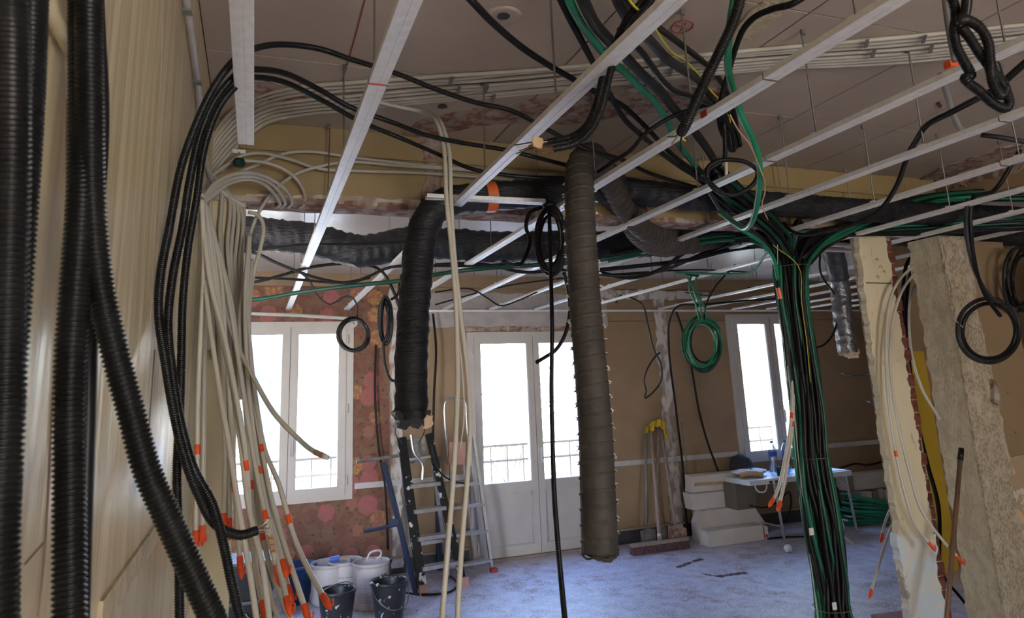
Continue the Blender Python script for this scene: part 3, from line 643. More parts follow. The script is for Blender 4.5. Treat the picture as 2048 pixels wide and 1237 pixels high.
C('thick_cable', [(1236, -30, -2.55), (1262, 12, -2.55), (1296, 40), (1330, 65), (1372, 97), (1416, 132), (1448, 172), (1466, 220), (1480, 292, 2.5)], .0105, M_cable, 'black cable following the yellow wire on its upper side')
C('earth_wire', [(1244, -20, -2.5), (1268, 12, -2.5), (1294, 32), (1312, 60), (1330, 88), (1348, 108), (1372, 122), (1398, 150), (1422, 182), (1446, 210), (1468, 262, 2.4)], .0032, M_yelgr, 'yellow green earth wire crossing the black cables', 'wire')
C('thick_cable', [(905, -40, -2.62), (942, 0, -2.6), (985, 45), (1040, 92), (1092, 127), (1142, 156), (1192, 185), (1240, 208), (1272, 235), (1302, 265), (1345, 310), (1400, 350), (1450, 390, 2.9)], .0105, M_conduit, 'black corrugated conduit entering at top centre, left of the thick cables', 'conduit', ridged=.0045)
C('corrugated_conduit', [(1492, -60, 1.08), (1480, 0, 1.12), (1464, 50), (1440, 102), (1415, 152), (1392, 202), (1372, 248), (1362, 266, 1.34)], .0130, M_conduit, 'near black corrugated conduit ending in coloured wires above the red marked rail', 'conduit', ridged=.005, sides=14, ends=[(1, [M_yelgr, M_red, M_green, M_tan, M_cable], .045, .0022)])
C('green_conduit', [(1476, -60, 1.30), (1468, 0, 1.32), (1460, 50), (1456, 110), (1458, 150), (1470, 190), (1484, 235), (1506, 280), (1519, 330, 1.75), (1517, 390), (1506, 440), (1490, 457), (1472, 448), (1450, 432, 2.3), (1440, 425, 2.4)], .0105, M_green, 'bright green conduit looping down like a hook in front of the tangle', 'conduit', 'green conduits')
C('thin_wire', [(1460, 230, 1.5), (1478, 262), (1500, 290), (1515, 325), (1528, 360), (1530, 385), (1524, 410), (1536, 440, 2.0)], .0022, M_tan, 'thin tan wire beside the hooked green conduit', 'wire')
C('smooth_cable', [(1640, -30, -2.7), (1590, 5, -2.66), (1545, 18), (1510, 34), (1486, 60), (1470, 100), (1456, 150), (1442, 200), (1440, 250), (1462, 300, 2.2)], .0105, M_conduit, 'black conduit curving in from the top beside the stained ceiling patch', 'conduit', ridged=.0045)
C('smooth_cable', [(1452, 203, 2.0), (1400, 214), (1345, 233), (1290, 268), (1262, 300), (1225, 325), (1196, 345, 2.4)], .0085, M_cable, 'thin black cable crossing the thick ones toward the big duct')
# tangle bundle end pointing down over the ring
tg = root('cable_tangle', at(1450, 250, 2.2), 'dense short ends of black cables hanging above the black cable ring', 'cables')
for i in range(14):
    a, b = random.uniform(-14, 14), random.uniform(-16, 16)
    C('cable_end', [(1440+a*.6, 205, 2.0), (1452+a, 235), (1464+b*.6, 262), (1470+b*.7, 288+random.uniform(-8, 16), 2.12+random.uniform(-.06, .06))], .0055, M_cable, None, None, parent=tg, sides=6)
C('cable_ring', [(1448, 250, 2.0), (1450, 290), (1448, 318), (1432, 330), (1416, 345, 1.95), (1418, 365), (1434, 382), (1462, 390), (1492, 380), (1512, 360), (1514, 342), (1494, 326), (1465, 320), (1436, 322), (1416, 336), (1414, 355), (1430, 375), (1448, 388, 1.95)], .0085, M_conduit, 'black corrugated conduit coiled into one ring in front of the tangle', 'coil', ridged=.004)
C('white_stub', [(1453, 352, 2.3), (1452, 335), (1452, 318, 2.3)], .007, M_white, 'short white pipe end above the cable ring', 'pipe')
# mass of sheathed cables gathering above the bundle
for i, (mt_, pth, lab) in enumerate([
  (M_cable, [(1360, 330, 2.6), (1400, 362), (1440, 400), (1480, 430), (1530, 462), (1560, 500, 2.95)], 'black cable gathering into the bundle, passing under the ring'),
  (M_cable, [(1380, 320, 2.6), (1420, 360), (1462, 402), (1505, 432), (1545, 462), (1572, 505, 2.95)], 'black cable gathering into the bundle, right behind the ring'),
  (M_dgreen, [(1400, 350, 2.6), (1440, 388), (1475, 410), (1515, 440), (1550, 472), (1580, 515, 2.95)], 'dark green cable gathering into the bundle'),
  (M_green, [(1450, 428, 2.7), (1468, 450), (1500, 470), (1528, 490), (1548, 520), (1556, 560, 2.93)], 'green conduit turning down into the left side of the bundle'),
  (M_cable, [(1430, 340, 2.6), (1460, 380), (1490, 408), (1525, 436), (1560, 470), (1585, 512, 2.95)], 'black cable gathering into the bundle, uppermost of its strand'),
  (M_cable_g, [(1410, 370, 2.6), (1428, 400), (1445, 425), (1470, 440), (1505, 462), (1545, 500, 2.95)], 'dusty black cable gathering into the bundle from the left')]):
    C('feeder_cable', pth, .010, mt_, lab, group='feeders of the hanging bundle')
C('corrugated_conduit', [(2110, 80, 1.0), (2048, 128, 1.12), (1990, 178), (1950, 200), (1900, 226), (1855, 250), (1832, 282), (1814, 315, 1.95), (1795, 368), (1765, 415), (1730, 440), (1690, 454), (1640, 466), (1605, 470), (1582, 462), (1568, 446, 2.8)], .0100, M_conduit, 'long black conduit sweeping under the rails at right and curling up at its end', 'conduit', ridged=.0045, sides=10)
# knotted conduit top right
C('knotted_conduit', [(1868, -70, .98), (1905, 0, 1.0), (1912, 35), (1908, 60), (1912, 90), (1926, 120), (1942, 150, 1.02), (1930, 157), (1936, 165), (1962, 185), (1990, 210), (2012, 216), (2018, 205), (2008, 175, .99), (1980, 135), (1955, 100), (1935, 70), (1922, 55)], .0112, M_conduit, 'knotted black corrugated conduit at the top right, lower loop', 'conduit', 'knotted conduits', ridged=.0045, sides=12)
C('knotted_conduit', [(1935, -70, .98), (1934, 0, .98), (1928, 34), (1920, 40), (1935, 40), (1960, 56), (1976, 85, .97), (1980, 120), (1984, 160), (2000, 190), (2010, 178), (1996, 150), (1988, 128, 1.0)], .0112, M_conduit, 'knotted black corrugated conduit at the top right, upper loop', 'conduit', 'knotted conduits', ridged=.0045, sides=12)
C('grey_conduit', [(1888, -60, 1.3), (1896, 30, 1.3), (1904, 80), (1912, 122, 1.3)], .0115, M_grey, 'grey conduit end wrapped in orange tape beside the knotted conduit', 'conduit')
C('grey_conduit', [(1880, 150, 1.65), (1892, 180), (1905, 225), (1918, 255), (1930, 262, 1.8)], .0115, M_grey, 'short grey conduit hanging under the orange tape', 'conduit')
C('grey_conduit', [(1962, 270, 2.0), (2000, 275), (2060, 286, 1.9)], .0110, M_cable_g, 'dark conduit lying across toward the right photo edge', 'conduit')
tp = at(1908, 130, 1.35); obj('tape_wad', Mesh().prism(ragged([(-.028, -.012), (.03, -.004), (.026, .018), (0, .014), (-.022, .012)], .005, .008), lambda u, v, t: (tp[0]+u, tp[1]+t, tp[2]+v), -.01, .012), M_orange, label='wad of orange tape on the rail beside the knotted conduit', cat='tape')
# strapped white conduits on the ceiling sweeping to the left stub
ordn = ['first', 'second', 'third', 'fourth', 'fifth', 'sixth', 'seventh', 'eighth']
for i in range(8):
    dy = i*6.2 + (5 if i > 2 else 0); j = lambda s: random.uniform(-s, s); zc = -(HC-.022)
    en = [(404, 400), (412, 420), (420, 430), (440, 470), (455, 500), (462, 520), (470, 540), (478, 560)][i]
    C('white_conduit', [(2110, 44+dy, zc), (2048, 50+dy, zc), (1800, 76+dy+j(1.5), zc), (1536, 97+dy*.85+j(1.5), zc), (1250, 124+dy*.9+j(2), zc), (1024, 143+dy*.95+j(2), zc), (860, 155+dy+j(2), zc), (700, 166+dy*1.1, zc), (600, 174+dy*1.15, zc), (530, 188+i*8.5, 2.97), (478, 212+i*11, 3.0), (438, 255+i*11, 3.02), (418, 300+i*10, 3.03), (en[0]+2, 350+i*9, 3.03), (en[0], en[1], 3.02), (en[0]+8+i*2, en[1]+140, 3.0), (en[0]+14+i*3, en[1]+300, 2.98)],
      .0085, M_white2, 'white conduit strapped along the ceiling, %s of eight counted from the camera side' % ordn[i], 'pipe', 'white conduits along the ceiling', sides=8, step=.03)
for (a, b, n) in ((1735, 75, 'right of the fourth rail'), (905, 150, 'left of the third rail'), (1330, 112, 'under the circled cross'), (975, 165, 'just before the third rail'), (1850, 66, 'left of the knotted conduit')):
    for q in (0, 1):
        s_ = at(a+q*14, b+4+q*20, -(HC-.035)); e_ = at(a+q*14-4, b+20+q*20, -(HC-.035))
        obj('pipe_clip', Mesh().bar(s_, e_, .012, .004), M_grey, label='grey clip on the white ceiling conduits %s, %s of the pair' % (n, ('upper', 'lower')[q]), cat='clip', group='grey clips on the ceiling conduits')
# white pipes running along the lintel face
for pth, lab in (([(440, 345, 3.0), (470, 318, 3.0), (512, 306), (570, 316), (640, 338), (712, 342), (812, 345), (900, 350), (1000, 358), (1110, 366, 3.03)], 'white pipe along the downstand, dipping in its middle'),
  ([(418, 400, 3.0), (450, 372), (480, 345), (520, 328), (560, 310), (612, 303), (712, 316), (845, 331), (1000, 342), (1110, 350, 3.03)], 'white pipe along the downstand, highest at left'),
  ([(500, 470, 3.0), (515, 430, 2.99), (545, 385), (585, 352), (640, 333), (700, 324), (800, 332), (920, 340), (1060, 350, 3.035)], 'white pipe along the downstand, rising from the window side')):
    C('white_pipe', pth, .0078, M_white2, lab, 'pipe', 'white pipes on the downstand', step=.03)
# arcs from the tied node up and into the slot of the lintel
for i, pth in enumerate(([(404, 392, 2.9), (425, 352, 2.9), (462, 326), (505, 322), (560, 335), (596, 362), (610, 392), (607, 412), (596, 416, 3.08)],
  [(406, 396, 2.9), (432, 365), (470, 348), (510, 347), (548, 362), (575, 384), (584, 404), (576, 414, 3.08)],
  [(407, 400, 2.9), (434, 372), (468, 356), (505, 352), (538, 364), (560, 386), (570, 406), (562, 414, 3.08)],
  [(409, 404, 2.9), (436, 380), (466, 364), (500, 358), (528, 368), (550, 390), (560, 408), (552, 414, 3.08)])):
    C('arched_pipe', pth, .0075, M_white2, 'white pipe arching from the tied node into the downstand slot, %s arc from the top' % ordn[i], 'pipe', 'arched white pipes', step=.015)
C('wall_pipe', [(497, 425, 2.97), (512, 428), (523, 440), (527, 460), (520, 500), (508, 545), (500, 600), (496, 700), (500, 850, 2.9)], .0085, M_white, 'white pipe bending at the edge of the cream stub', 'pipe', step=.015)
C('wall_conduit', [(368, -60), (372, 0), (380, 60), (391, 120), (397, 160)] and [tuple(x) for x in [at_x(366, -60, -.188), at_x(372, 0, -.188), at_x(382, 70, -.188), at_x(393, 150, -.188), at_x(401, 230, -.188), at_x(407, 297, -.188), at(415, 335, 2.98), at(438, 378, 3.02), (at(470, 402, 3.03)), at(490, 414, 3.03)]], .0095, M_rail_white, 'rigid grey white conduit clipped high on the left wall', 'pipe', world=True)
for a, b, wh in ((369, 15, 'highest'), (390, 158, 'middle'), (404, 297, 'lowest')):
    c = at_x(a, b, -.19); obj('pipe_clip', Mesh().box(c[0]-.004, c[0]+.018, c[1]-.012, c[1]+.012, c[2]-.014, c[2]-.008), M_grey, label='metal clip of the conduit on the left wall, %s of three' % wh, cat='clip', group='clips of the left wall conduit')
c = at(478, 325, 2.88); obj('tape_node', Mesh().lathe(c-(0, 0, .02), [(0, 0), (.022, .004), (.026, .02), (.018, .035), (0, .04)], 9), M_dgreen, label='dark green tape tying the white pipes below the short rail', cat='tape')

# hanging white pipes with orange taped ends
def taped(path, label, end=True, mids=(), r=.0078, mat=M_white):
    o = C('hanging_pipe', path, r, mat, label, 'pipe', 'hanging white pipes with orange tape', step=.02, sides=9)
    q = smooth(P3(path), .01)
    if end:
        d = q[-1]-q[-4]; d /= np.linalg.norm(d); s_ = q[-1]-d*.025
        t_ = Mesh().tube([s_, s_+d*.03, s_+d*.045, s_+d*.062], [r*1.18, r*1.3, r*1.15, r*.35], 8)
        t_.tube([s_+d*.035, s_+d*.05+(.010, -.004, .004), s_+d*.03+(.016, -.004, .008)], [r*.5, r*.55, r*.3], 6)
        obj('end_tape', t_, M_orange, o)
    for f in mids:
        i = int(f*(len(q)-8)); obj('tape_band', Mesh().tube(q[i:i+4], r*1.16, 9), M_orange, o)
    return o
HP = [
 ([(404, 400, 2.95), (408, 520), (402, 650), (396, 800), (394, 950), (391, 1078, 2.5)], 'hanging white pipe ending lowest beside the black conduits, closest to the left wall', True, (.80,)),
 ([(406, 402, 2.95), (412, 520), (410, 650), (408, 800), (406, 950), (405, 1068, 2.5)], 'hanging white pipe with a tape band, second from the left wall', True, ()),
 ([(410, 405, 2.95), (424, 520), (440, 650), (448, 800), (450, 920), (448, 1045, 2.4)], 'hanging white pipe ending at mid height before the cream stub', True, ()),
 ([(412, 410, 2.95), (430, 530), (446, 680), (455, 800), (458, 920), (459, 1055, 2.4)], 'hanging white pipe with a tape band high up before the cream stub', True, (.83,)),
 ([(414, 412, 2.95), (440, 540), (452, 700), (462, 850), (470, 980), (481, 1132, 2.3)], 'hanging white pipe ending in a loop of tape in front of the black crates', True, (.86,)),
 ([(404, 420, 2.95), (420, 560), (450, 680), (470, 780), (490, 900), (500, 1040), (512, 1140), (528, 1222, 2.1)], 'hanging white pipe ending low at left of the buckets', True, (.72,)),
 ([(416, 420, 2.95), (450, 560), (474, 700), (492, 820), (512, 940), (535, 1050), (556, 1150, 2.2)], 'hanging white pipe ending beside the blue tub, shorter one', True, (.90,)),
 ([(420, 440, 2.95), (462, 600), (480, 740), (505, 870), (530, 990), (548, 1060), (569, 1136, 2.2)], 'hanging white pipe with its red end before the blue tub', True, ()),
 ([(500, 470, 2.95), (494, 600), (500, 760), (520, 900), (535, 1000), (556, 1100), (580, 1188, 2.2)], 'hanging white pipe from the stub edge, ending above the floor', True, ()),
 ([(498, 470, 2.95), (490, 600), (496, 760), (512, 900), (530, 1000), (552, 1110), (576, 1212, 2.1)], 'hanging white pipe from the stub edge, ending just above the lower photo edge', True, (.70,)),
 ([(504, 520, 2.95), (498, 640), (505, 780), (524, 900), (546, 1010), (575, 1110), (613, 1228, 2.1)], 'hanging white pipe ending left of the dotted black bucket', True, (.6,)),
 ([(508, 540, 2.95), (498, 600), (500, 690), (512, 800), (530, 900), (558, 970), (590, 1080), (622, 1150), (652, 1203, 2.1)], 'hanging white pipe bent out to the right, ending over the dotted black bucket', True, (.80,)),
 ([(500, 500, 2.95), (480, 640), (488, 780), (498, 900), (508, 1040), (530, 1150), (560, 1250), (570, 1290, 2.0)], 'hanging white pipe leaving the photo at the bottom, left one', False, (.64,)),
 ([(502, 520, 2.95), (486, 660), (496, 800), (506, 920), (520, 1040), (545, 1150), (585, 1250), (600, 1290, 2.0)], 'hanging white pipe leaving the photo at the bottom, right one', False, (.74,)),
 ([(406, 430, 2.9), (414, 600), (436, 760), (456, 880), (478, 1020), (500, 1150), (520, 1290, 2.0)], 'hanging white pipe leaving the photo below the black crates', False, ()),
 ([(408, 430, 2.9), (432, 620), (462, 760), (480, 880), (498, 1020), (524, 1130), (545, 1290, 2.0)], 'hanging white pipe in the middle of the sheaf, no tape in sight', False, ()),
 ([(418, 470, 2.9), (436, 560), (455, 640), (478, 700, 2.7), (500, 742), (528, 795), (552, 832), (590, 872), (622, 900), (655, 916, 2.2)], 'white pipe curving out to the right across the left window', False, ()),
]
for pth, lab, e, mids in HP: taped(pth, lab, e, mids)
tl_ = [o for o in bpy.data.objects if o.get('label') == HP[6][1]][0]; qq = smooth(P3(HP[6][0]), .01); k0 = int(np.argmin(np.abs(qq[:, 2]-at(532, 1085, 2.3)[2])))
obj('paper_tape', Mesh().tube(qq[k0-3:k0+4], .0094, 9), M_kraft, tl_)
for k in range(3): c = qq[k0-2+2*k]; obj('red_marking', Mesh().tube([c+(-.005, -.0098, .003), c+(.004, -.0098, .004), c+(.002, -.0098, -.004)], .0012, 4), M_redmark, tl_)
lastp = smooth(P3(HP[-1][0]), .01)
cu = [o for o in bpy.data.objects if o.get('label') == HP[-1][1]][0]
obj('end_tape', Mesh().tube(lastp[-8:], [.0088, .0092, .0088, .0092, .0088, .0084, .006, .003], 8), M('dull_orange_tape', (.42, .22, .12), .5), cu, label='dull brownish tape end')
# long white pipes hanging in the centre
C('long_pipe', [(720, 196, -2.77), (800, 214, -2.77), (845, 224, 2.66), (875, 248, 2.5), (888, 300), (893, 400), (904, 510), (912, 620), (915, 760), (912, 860), (905, 980), (895, 1100), (884, 1240), (880, 1290, 2.05)], .0082, M_white, 'long white pipe hanging from ceiling to floor left of the balcony door, left one', 'pipe', 'long hanging white pipes')
C('long_pipe', [(740, 200, -2.77), (815, 216, -2.77), (858, 226, 2.66), (884, 250, 2.5), (898, 300), (902, 400), (908, 500), (920, 620), (934, 740), (940, 840), (936, 940), (926, 1060), (919, 1160), (913, 1290, 2.05)], .0082, M_white, 'long white pipe hanging from ceiling to floor left of the balcony door, right one', 'pipe', 'long hanging white pipes')
C('thin_white_cord', [(905, 540, 2.45), (914, 650), (922, 720), (928, 830), (920, 900, 2.3)], .003, M_white, 'thin white cord along the long hanging pipes', 'cord')
for pth, lab in (([(1560, 640, 3.0), (1583, 760, 2.98), (1582, 840, 2.9), (1570, 920), (1556, 980), (1543, 1005, 2.8)], 'white pipe hanging before the table, left of two'),
                 ([(1570, 660, 3.0), (1586, 780, 2.98), (1584, 860), (1576, 920), (1566, 980), (1558, 1012, 2.8)], 'white pipe hanging before the table, right of two')):
    taped(pth, lab, True, (.55,))
for pth, lab, e, mids in (([(1842, 522, 3.32), (1818, 540, 3.14), (1796, 565, 2.98), (1783, 590), (1773, 650), (1772, 720, 2.97), (1776, 800), (1790, 900), (1810, 990), (1830, 1050), (1862, 1092, 2.9)], 'white pipe curving before the brick edged pier, shorter', True, (.80,)),
   ([(1844, 532, 3.32), (1822, 556, 3.14), (1800, 592, 2.98), (1786, 640), (1780, 720, 2.97), (1790, 820), (1815, 930), (1842, 1020), (1880, 1075), (1920, 1120, 2.85)], 'white pipe curving before the brick edged pier, longer', True, ()),
   ([(1838, 560, 3.4), (1822, 590), (1818, 650), (1826, 720, 3.1), (1845, 780), (1880, 840, 3.1)], 'white pipe looping from the rough pier and hiding behind it', False, ()),
   ([(1800, 985, 3.5), (1786, 1010, 3.4), (1772, 1040), (1763, 1076, 3.3)], 'short white pipe sticking out behind the pier, upper', True, (.5,)),
   ([(1802, 1000, 3.5), (1788, 1040, 3.4), (1770, 1090), (1755, 1140), (1741, 1188, 3.2)], 'short white pipe sticking out behind the pier, lower', True, ())):
    taped(pth, lab, e, mids)

# vertical bundle of green and black cables
bx = [(1578, 500, 24), (1579, 535, 31), (1584, 600, 29), (1597, 680, 28), (1607, 760, 29), (1615, 824, 29), (1621, 915, 29), (1630, 975, 33), (1641, 1030, 35), (1652, 1100, 33), (1660, 1160, 31), (1664, 1215, 30), (1672, 1262, 38), (1690, 1310, 55)]
bun = root('cable_bundle', at(1665, 1300, 2.9), 'thick upright bundle of green and black cables tied with thin wire', 'cables')
bc = np.array([at(a, b, 3.0-.1*i/13) for i, (a, b, _) in enumerate(bx)]); bR = np.array([c*3.75/F_PX for _, _, c in bx])
routes = {
 'ul': [(1562, 478, 3.0), (1535, 440, 2.9), (1505, 412, 2.8), (1470, 385, 2.7), (1430, 345, 2.6)],
 'l': [(1556, 505, 3.05), (1530, 482, 3.1), (1490, 470, 3.2), (1420, 475, 3.4), (1330, 492, 3.6), (1220, 514, 3.8)],
 'r': [(1600, 500, 3.0), (1622, 478, 3.02), (1665, 466, 3.02), (1740, 462, 3.0), (1850, 462, 2.95), (1960, 455, 2.8), (2090, 448, 2.6)],
 'rr': [(1612, 520, 3.0), (1640, 490, 3.0), (1690, 462, 2.98), (1760, 430, 2.95), (1850, 402, 2.9), (1950, 392, 2.8), (2090, 392, 2.6)],
 'u': [(1585, 480, 3.0), (1590, 460, 2.98), (1600, 440, 2.95)]}
keys = ['l']*9+['ul']*18+['u']*8+['r']*11+['rr']*11
for i, k in enumerate(keys):
    n_ = len(keys); fx_ = (i+.5)/n_*2-1; fy_ = random.uniform(-1, 1)*math.sqrt(max(0, 1-fx_**2)); ph = random.uniform(0, 6)
    path = []
    rt = P3(routes[k]); sp_ = np.cumsum(np.r_[0, np.linalg.norm(np.diff(rt, axis=0), axis=1)])
    cut = random.uniform(.8, 1) if k != 'u' else 1
    off = np.array([random.uniform(-.03, .03), random.uniform(-.05, .05), random.uniform(-.028, .028)])
    for p in rt[::-1]:
        path.append(p+off*(1 if k != 'u' else .5))
    for j in range(1, len(bc)):
        wob = .13*math.sin(j*1.1+ph)
        a_ = fx_*math.cos(j*.05)+wob; b_ = fy_+.13*math.cos(j*.9+ph)
        path.append(bc[j]+_R*(a_*bR[j]*1.0)+np.array([-_R[1], _R[0], 0])*(b_*bR[j]*.8))
    r_ = random.choice([.0085, .0095, .0105, .012])
    g_ = (i < 5 and i % 2 == 0) or (i > n_-7 and i % 2 == 1) or i in (7, 12, 30, 36)
    mt_ = (M_green if i % 4 == 0 else M_dgreen2) if g_ else random.choice([M_cable, M_cable, M_cable, M_dgreen, M_cable])
    q = smooth(path, .035); obj('bundled_cable', Mesh().tube(q, r_, 7), mt_, bun, sm=True, label='green sheathed cable' if g_ else None)
for i, (mt_, s_) in enumerate(((M_yelgr, .15), (M_white, -.98))):
    path = [at(1545+10*i, 490, 2.88)]+[bc[j]+_R*(bR[j]*(s_+.12*math.sin(j+i)))-_F*bR[j]*(.95 if abs(s_) < .9 else .3) for j in range(1, len(bc) if i else 5)]
    obj('thin_wire', Mesh().tube(smooth(path, .04), .0019, 6), mt_, bun, sm=True, label='thin pale wire')
for j, yv in ((1, 535), (6, 915), (11, 1215)):
    a = np.linspace(0, 2*PI, 25)[:-1]; ring = [bc[j]+_R*math.cos(t)*bR[j]*1.12+np.array([-_R[1], _R[0], 0])*math.sin(t)*bR[j]*1.1+np.array([0, 0, .006*math.cos(t)]) for t in a]
    obj('tie_wire', Mesh().tube(ring, .0017, 5, closed=True), M_rod, bun)
obj('orange_tape', Mesh().tube([at(1556, 576, 2.88), at(1561, 598, 2.88)], .0105, 8), M_orange, bun)
for a, b in ((1622, 1062), (1668, 1211)):
    c = at(a, b, 2.82); obj('paper_label', Mesh().box(c[0]-.012, c[0]+.012, c[1]-.004, c[1], c[2]-.02, c[2]+.012), M_card, bun)
# dark sheaf running right under the lintel, green/black lines
for i in range(9):
    j = random.uniform(-9, 9)
    C('horizontal_cable', [(1470, 478+j*.7, 3.2), (1560, 470+j, 3.1), (1660, 462+j, 3.0), (1780, 455+j*1.3, 2.95), (1900, 448+j*1.4, 2.85), (2090, 436+j*1.6, 2.6)], .009, [M_cable, M_cable, M_green, M_dgreen, M_cable_g][i % 5], 'dark cable of the horizontal run toward the right photo edge', 'cable', 'cables of the right hand run', sides=7, step=.04)
C('green_conduit', [(1700, 440, 3.0), (1760, 428, 2.98), (1830, 412), (1900, 398), (1960, 394), (2090, 396, 2.7)], .012, M_green, 'bright green conduit arching above the right hand cable run', 'conduit', 'green conduits')
C('green_conduit', [(1350, 545, 4.4), (1440, 548), (1500, 545), (1530, 512, 3.6), (1560, 500, 3.1)], .0085, M_green, 'green conduit curving left behind the bundle top', 'conduit', 'green conduits')
# cables in the window room below its ceiling
FAR = [
 (M_dgreen, [(380, 600, 4.6), (506, 600), (600, 585), (700, 572), (800, 562), (900, 545), (960, 538), (1080, 530), (1200, 520), (1320, 495), (1430, 480), (1530, 495, 3.3)], .013, 'long dark green cable crossing the far room above the left window'),
 (M_cable, [(380, 565, 4.4), (506, 565), (560, 552), (620, 535), (700, 528), (760, 540), (790, 590), (808, 650, 4.4)], .010, 'black cable bowing above the left window then dropping behind the wrapped duct'),
 (M_cable, [(380, 505, 4.2), (506, 505), (550, 525), (600, 545), (640, 558), (700, 566), (740, 552), (780, 535), (860, 532), (960, 532), (1040, 525, 4.2)], .009, 'black cable dipping from the left stub across the far room'),
 (M_cable, [(380, 500, 4.0), (506, 500), (600, 490), (700, 488), (800, 484), (850, 482, 4.0)], .008, 'black cable lying along the horizontal wrapped duct'),
 (M_cable, [(380, 556, 4.6), (506, 556), (600, 560), (680, 566), (740, 556, 4.6)], .009, 'lowest black cable left of the second rail'),
 (M_cable, [(870, 530, 4.3), (960, 528), (1050, 545), (1130, 540), (1240, 552), (1330, 540), (1400, 510), (1480, 480, 3.6)], .011, 'black cable sagging between corrugated duct and bundle'),
 (M_cable, [(1196, 545, 4.0), (1260, 556, 3.9), (1320, 540), (1370, 505), (1420, 480), (1490, 462, 3.3)], .013, 'thick black cable rising from the corrugated duct to the bundle'),
 (M_cable, [(1200, 540, 4.0), (1300, 530), (1380, 520), (1460, 500), (1540, 490, 3.3)], .014, 'second thick black cable rising from the corrugated duct to the bundle'),
 (M_cable, [(870, 585, 5.4), (940, 578), (980, 600), (1000, 612), (1040, 600), (1100, 575), (1200, 560, 5.4)], .007, 'thin black cable draped over the rails before the balcony door'),
 (M_cable, [(870, 610, 5.6), (1000, 575), (1100, 560), (1240, 548), (1400, 540), (1500, 545, 5.0)], .007, 'thin black cable straight above the balcony door'),
 (M_cable_g, [(1500, 575, 5.6), (1440, 592, 5.7), (1400, 590), (1370, 585, 5.9)], .006, 'thin dusty cable behind the green coil'),
 (M_cable, [(1560, 598, 5.6), (1480, 603), (1400, 610), (1357, 612), (1340, 640), (1338, 700), (1352, 820), (1366, 940), (1375, 1068, 6.76)], .011, 'black cable arching down the window wall behind the tools'),
 (M_cable, [(1352, 622, 6.75), (1362, 650), (1380, 720), (1400, 830), (1424, 910), (1448, 958, 6.7), (1480, 958), (1530, 948), (1560, 940, 6.5)], .012, 'black cable slanting down the window wall to the table'),
 (M_cable, [(1652, 946, 6.7), (1690, 934), (1712, 928), (1735, 931), (1772, 922, 6.7)], .012, 'black cable pinned along the wall right of the bundle'),
 (M_cable, [(752, 690, 6.75), (750, 790), (758, 900), (770, 970), (774, 1040), (776, 1100, 6.7)], .010, 'black cable running down the flowered wallpaper'),
 (M_cable, [(866, 628, 6.7), (872, 700), (868, 790), (866, 880, 6.6)], .012, 'black cable running down beside the wrapped duct'),
 (M_cable_g, [(600, 545, 4.6), (620, 562, 4.6), (630, 585), (650, 605), (664, 610), (680, 598), (700, 592), (712, 605), (715, 632, 4.6)], .006, 'thin grey cable dangling down to the small coil'),
]
for mt_, pth, rr, lab in FAR: C('slack_cable', pth, rr, mt_, lab, 'cable', 'cables of the window room', step=.04)
C('ring_cable', [(1232, 606, 6.3), (1242, 592, 6.1), (1262, 596), (1285, 610), (1296, 650), (1308, 700), (1322, 728), (1322, 762), (1305, 786), (1289, 797), (1292, 782), (1288, 762), (1296, 736), (1312, 712), (1320, 706, 6.1)], .009, M_cable_g, 'thin cable hanging in an open loop between door and tools', 'cable', step=.02)
def coil(name, cx, cy, rx, ry, n, d, r, mats, label, tail=None, spread=5, arc=1.0, seed=0):
    rr = random.Random(seed); rt = root(name, at(cx, cy+ry, d), label, 'coil')
    for k in range(n):
        ox, oy, s = rr.uniform(-spread, spread), rr.uniform(-spread, spread), rr.uniform(.82, 1.05); ph = rr.uniform(0, 6)
        pts = [at(cx+ox+rx*s*math.cos(t), cy+oy+ry*s*math.sin(t), d+.05*math.sin(t*1+ph)) for t in np.linspace(ph, ph+2*PI*arc, 26)]
        obj('coil_turn', Mesh().tube(smooth(pts, .02), r, 7), mats[k % len(mats)], rt, sm=True)
    if tail:
        for i, t_ in enumerate(tail): obj('tail', Mesh().tube(smooth(P3(t_), .02), r, 7), mats[i % len(mats)], rt, sm=True)
    return rt
coil('cable_coil', 706, 668, 30, 32, 6, 4.6, .0062, [M_cable, M_cable, M_cable_g], 'small round black coil hanging before the left window', [[(715, 630, 4.6), (710, 640), (700, 640, 4.6)]], 4)
coil('green_coil', 1404, 690, 34, 50, 11, 4.6, .0075, [M_green, M_green, M_dgreen, M_green, M_cable], 'hanging coil of green conduit before the window wall',
     [[(1385, 545, 4.5), (1378, 575, 4.5), (1392, 610), (1400, 645, 4.6)], [(1395, 548, 4.5), (1388, 580), (1400, 610), (1405, 645, 4.6)], [(1372, 548, 4.5), (1400, 552), (1425, 546, 4.5)], [(1375, 556, 4.5), (1396, 590), (1410, 620), (1415, 650, 4.6)], [(1470, 530, 4.6), (1430, 575), (1412, 610), (1408, 645, 4.6)], [(1405, 640, 4.6), (1425, 640), (1440, 658, 4.6)]], 8, seed=3)
coil('cable_coil', 1100, 482, 28, 66, 6, 2.75, .0085, [M_conduit, M_cable], 'tall black coil hanging from the short cross channel', [[(1088, 412, 2.75), (1098, 405), (1112, 410), (1118, 430, 2.75)], [(1085, 415, 2.76), (1060, 425), (1052, 455, 2.8), (1060, 480), (1052, 510), (1040, 530), (1020, 528), (1004, 522, 2.8)], [(1128, 545, 2.75), (1136, 580), (1140, 620, 2.8), (1130, 670), (1112, 700), (1090, 715), (1072, 726, 2.8)]], 4, seed=5)
